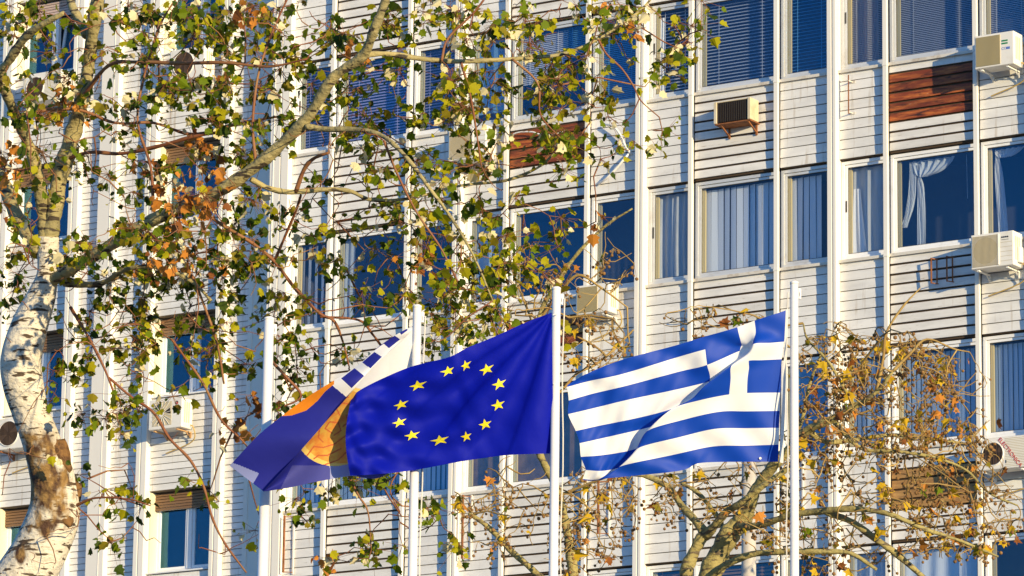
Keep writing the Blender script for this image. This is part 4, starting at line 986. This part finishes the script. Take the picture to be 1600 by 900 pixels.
DENS = """7 6 5 7 7 6 7 6 7 6 6 6 4 5
5 4 6 6 5 6 4 6 6 4 6 6 2 3
5 4 4 4 5 5 3 6 6 5 6 5 4 2
5 3 5 7 3 2 2 5 6 5 3 2 0 0
3 3 7 8 6 5 3 4 6 7 5 1 0 0
3 3 8 8 7 6 4 4 7 8 3 0 0 0
2 4 8 5 6 6 3 2 6 7 3 0 0 0
1 4 6 2 5 5 2 0 3 4 0 0 0 0
1 3 5 1 3 2 1 0 0 0 0 0 0 0
0 2 4 2 2 3 4 6 3 0 0 0 0 0
0 0 2 1 2 2 3 4 2 0 0 0 0 0"""
XR = {12: (960, 1010), 13: (1055, 1108)}
tg = []
for j, line in enumerate(DENS.split('\n')):
    for i, dns in enumerate(line.split()):
        n = int(dns); n = int(round(n**1.3*(0.72 if j < 3 and i < 6 else (0.60 if j < 7 else 0.5))))
        for _ in range(n):
            x = random.uniform(i*80, i*80+80); y = random.uniform(j*80, j*80+80)
            if i == 12 and j < 2: x = random.uniform(960, 1000); y = random.uniform(j*80, j*80+60)
            if i == 13: x = random.uniform(1050, 1105) if j < 1 else random.uniform(1010, 1070)
            if j in (0, 1) and 60 < x < 135 and 20 < y < 120 and random.random() < .7: continue
            dd = random.gauss(-1.9 if 130 < x < 330 and y > 280 else (-.5 if x < 620 else -1.3), .9) if y < 400 or x > 470 else random.gauss(.35, .6)
            tg.append((x, y, dd))
ends = net.grow([tuple(P(x, y, TD+d)) for x, y, d in tg], .012, .0035, -.10, .14)
# loose bare twigs for the web between the clusters
net.grow([tuple(P(random.uniform(0, 900), random.uniform(0, 560), TD+random.gauss(-.8, 1))) for _ in range(430)], .008, .0035, -.05, .16)
net.grow([tuple(P(random.uniform(0, 420), random.uniform(560, 880), TD+random.gauss(-.4, .6))) for _ in range(40)], .007, .003, -.05, .16)
net_pet = net.q
PM = ['leaf_dark', 'leaf_mid', 'leaf_yellow', 'leaf_olive', 'leaf_cream', 'leaf_orange', 'leaf_brown']
leaves = []
for e, dr in ends:
    x, y, z = proj(e); n = random.choice((5, 9, 12, 16, 20, 24))
    orange = (225 < x < 345 and 195 < y < 420 and random.random() < .55) or (x < 45 and 230 < y < 330) or (130 < x < 190 and 190 < y < 250 and random.random() < .6) or (355 < x < 400 and 600 < y < 680) or random.random() < .025
    dark = random.random()
    for k in range(n):
        p = Vector(e)+Vector((random.gauss(0, .10), random.gauss(0, .10), random.gauss(-.03, .08)))*(0.6+n*.03)
        if orange: mi = random.choices((5, 6, 4, 2), (6, 2, 2, 1))[0]
        elif x > 640 and y < 620: mi = random.choices((0, 1, 2, 3, 4), (2, 4, 5, 2, 2.0))[0]
        else: mi = random.choices((0, 1, 2, 3, 4), (3, 4, 3.4, 2, 1.0))[0]
        net_pet.tube([e, p], [.0028, .002], 3, 0, cap=False); leaves.append((p, random.choice((.04, .055, .065, .075, .085, .095, .11, .135))*(1 if mi != 5 else 1.1), mi))
o = net.q.build('twigs', 'twig', tree, smooth=True); o['kind'] = 'stuff'
scatter(tree, leaves, LEAF, PM)
settle(tree)

# --- plane trees, right and centre
PD = 53.0
def plane_tree(label, basex, limbs, zones, nb, nt, nballs, nleaves, gold=.3):
    b = P(basex, 1300, PD); tr = empty('plane_tree', (b.x, b.y, 0), label, 'tree', 'bare plane trees')
    net = Net()
    for i, L_ in enumerate(limbs):
        pts, rr = tree_path([(a_[0], a_[1], a_[2]*.86, *a_[3:]) for a_ in L_], PD, 6); rr = [r_*(1+.08*math.sin(k_*.8)+.06*math.sin(k_*2.1)) for k_, r_ in enumerate(rr)]
        if i == 0:
            lp = spline([(b.x, b.y, -.2), (b.x, b.y, 2.5), tuple(P(basex, 1300, PD)), tuple(pts[0])], 4)[:-1]; lr = list(np.linspace(.30, rr[0]*1.03, len(lp)))
            q = MB(); q.tube([Vector(v) for v in lp]+pts, lr+rr, 16); q.build('trunk', 'plane_limb', tr, smooth=True)
        else:
            q = MB(); q.tube(pts, rr, 12 if L_[0][2] > 5 else 7); q.build('branch', 'plane_limb' if L_[0][2] > 3.5 else 'twig_plane', tr, smooth=True)
        net.add_limb(pts)
    def rz():
        z = random.choices(zones, [q[4] for q in zones])[0]
        while True:
            x, y = random.uniform(-1, 1), random.uniform(-1, 1)
            if x*x+y*y < 1: return P(z[0]+x*z[2], z[1]+y*z[3], PD+random.gauss(-.3, .9))
    e1 = net.grow([tuple(rz()) for _ in range(nb)], .016, .006, .04, .10, 5)
    e2 = net.grow([tuple(rz()) for _ in range(nt)], .009, .0042, .0, .11)
    # seed balls hang in twos and threes on thin stalks
    bm = bmesh.new(); bmesh.ops.create_icosphere(bm, subdivisions=1, radius=1); bv = [v.co.copy() for v in bm.verts]; bf = [[v.index for v in f.verts] for f in bm.faces]; bm.free()
    sb = MB(); allend = e1+e2
    for _ in range(nballs):
        p, _d2 = random.choice(allend); p = Vector(p)
        for k in range(random.choice((1, 1, 2, 3))):
            c = p+Vector((random.gauss(0, .05), random.gauss(0, .05), -.05-.055*k)); r = random.uniform(.016, .026); i = len(sb.v)
            sb.v += [tuple(c+v*r) for v in bv]; sb.f += [tuple(i+a for a in f) for f in bf]; sb.m += [0]*len(bf)
            net.q.tube([p, c], [.0025, .002], 3, 0, cap=False)
    o = sb.build('seed_balls', 'seed', tr, smooth=True); o['kind'] = 'stuff'
    o = net.q.build('twigs', 'twig_plane', tr, smooth=True); o['kind'] = 'stuff'
    PMt = ['leaf_orange', 'leaf_brown', 'leaf_gold', 'leaf_mid', 'leaf_olive']; lv = []
    for _ in range(nleaves):
        p, _d2 = random.choice(allend)
        lv.append((Vector(p)+Vector((random.gauss(0, .04), random.gauss(0, .04), random.gauss(-.03, .03))), random.uniform(.06, .135), random.choices(range(5), (3.2, 1.6, 6, .6, 1.0))[0]))
    scatter(tr, lv, PLANE, PMt); settle(tr)
plane_tree('bare plane tree with seed balls and a few brown leaves, right of the tallest flagpole', 1130, [
 [(1128, 1010, 27), (1108, 915, 22), (1122, 870, 20), (1140, 835, 19), (1158, 815, 18), (1172, 790, 12, -.1), (1180, 765, 10, -.2), (1196, 745, 10.5, -.3), (1212, 722, 11, -.4), (1235, 700, 9, -.5), (1262, 672, 8.5, -.7), (1300, 655, 7, -.9), (1335, 635, 5.5, -1), (1370, 612, 4, -1.1), (1395, 580, 3, -1.2)],
 [(1085, 960, 14, -.2), (1072, 900, 13, -.3), (1082, 868, 11, -.3), (1095, 842, 10.5, -.3), (1100, 832, 9.5, -.3), (1085, 812, 7.5, -.2), (1065, 790, 6.5, 0), (1048, 765, 6, .1), (1030, 752, 5.5, .2), (1000, 742, 4.2, .3), (960, 740, 3, .4)],
 [(1102, 838, 9.5, -.3), (1118, 820, 8, -.5), (1135, 800, 7, -.6), (1158, 786, 6.5, -.8), (1180, 768, 6, -.9), (1205, 750, 5, -1), (1235, 730, 4.5, -1)],
 [(1155, 822, 9, -.1), (1178, 822, 7, -.4), (1205, 815, 6.5, -.6), (1235, 805, 6, -.8), (1275, 800, 6, -1), (1310, 796, 6, -1.2), (1350, 796, 5, -1.3), (1395, 805, 4.5, -1.4), (1440, 825, 4, -1.4), (1500, 845, 3, -1.4), (1560, 870, 2, -1.4)],
 [(1290, 800, 5.5, -1.1), (1330, 815, 6, -1), (1365, 840, 6.2, -1), (1400, 865, 6, -1), (1440, 900, 5, -1), (1470, 930, 4, -1)],
 [(1105, 905, 8, -.6), (1130, 885, 7, -.8), (1175, 866, 6, -1), (1230, 862, 5.5, -1.2), (1290, 862, 5, -1.3), (1330, 865, 4, -1.4), (1370, 890, 3, -1.4)],
 [(1140, 845, 6, .1), (1125, 815, 5, .3), (1112, 795, 4.5, .4), (1090, 770, 4, .5), (1065, 755, 3, .6)],
 [(1262, 672, 6, -.7), (1290, 690, 5, -.5), (1330, 688, 4.2, -.3), (1390, 680, 3.4, -.1), (1450, 685, 3, 0), (1520, 695, 2.2, 0)],
 [(1300, 655, 5, -.9), (1345, 700, 4, -.8), (1400, 705, 3.4, -.8), (1460, 715, 3, -.8), (1510, 735, 2.4, -.8), (1545, 770, 2, -.8), (1590, 790, 1.6, -.8)],
 [(1395, 580, 3, -1.2), (1420, 555, 2.6, -1.2), (1448, 530, 2, -1.2), (1490, 545, 1.6, -1.2), (1515, 550, 1.2, -1.2)],
 [(1335, 635, 4, -1), (1310, 590, 3.2, -1), (1290, 560, 2.6, -1), (1262, 530, 2, -1), (1255, 505, 1.4, -1)],
 [(1370, 612, 3.4, -1.1), (1380, 560, 2.8, -1.1), (1385, 520, 2.4, -1.1), (1410, 480, 2, -1.1), (1438, 450, 1.2, -1.1)],
 [(1235, 700, 5, -.5), (1255, 650, 4, -.5), (1265, 600, 3.2, -.5), (1285, 550, 2.4, -.5)],
], [(1390, 610, 110, 100, 8), (1300, 580, 60, 80, 3.5), (1420, 720, 150, 70, 4.5), (1350, 830, 200, 60, 3.2), (1510, 800, 95, 80, 2.6), (1130, 770, 120, 60, 2.4), (1265, 740, 60, 120, 2), (1490, 630, 60, 80, 1.8), (1110, 500, 90, 22, .4)],
 360, 1050, 1000, 320)
plane_tree('slender plane tree with bare twigs and seed balls, behind the starred flag', 898, [
 [(897, 960, 12), (896, 900, 10.5), (890, 855, 9), (884, 818, 7.5), (876, 785, 7, -.1), (866, 755, 6.8, -.1), (852, 728, 6.6, -.2), (842, 705, 6.4, -.2), (836, 670, 6, -.2), (838, 610, 5.4, -.2), (842, 560, 5, -.2), (838, 520, 4.4, -.2), (848, 480, 4.2, -.2), (872, 440, 4, -.3), (890, 412, 3.6, -.3), (915, 382, 3, -.4), (950, 350, 2.4, -.5), (988, 326, 1.5, -.6)],
 [(890, 1000, 7, .1), (862, 925, 6.5, .2), (835, 893, 6, .3), (800, 862, 5.5, .4), (772, 832, 5, .5), (752, 815, 4.4, .5), (732, 802, 3.6, .5)],
 [(838, 520, 3, -.2), (850, 490, 3.2, -.2), (880, 450, 3.4, -.4), (905, 430, 2.6, -.5), (940, 450, 2, -.6), (980, 480, 1.4, -.6)],
 [(840, 540, 2.4, 0), (830, 500, 2.2, .1), (815, 460, 2, .2), (800, 420, 1.8, .3), (795, 380, 1.2, .4)],
 [(872, 775, 3, -.1), (910, 760, 2.6, -.3), (950, 745, 2.2, -.5), (990, 740, 1.6, -.6)],
 [(838, 600, 3, -.2), (870, 615, 2.6, -.1), (900, 585, 2.4, 0), (930, 570, 2.2, .2), (955, 550, 2.6, .3), (975, 530, 2.2, .4), (990, 515, 1.4, .4)],
 [(948, 558, 2.4, .2), (935, 545, 2, .3), (910, 530, 1.8, .3), (885, 520, 1.4, .3)],
], [(930, 790, 70, 70, 2.6), (790, 790, 80, 80, 1.6), (850, 450, 70, 60, 1.3), (930, 530, 60, 50, 1.1), (905, 860, 60, 50, .8), (960, 400, 40, 60, .5)],
 110, 250, 290, 55)
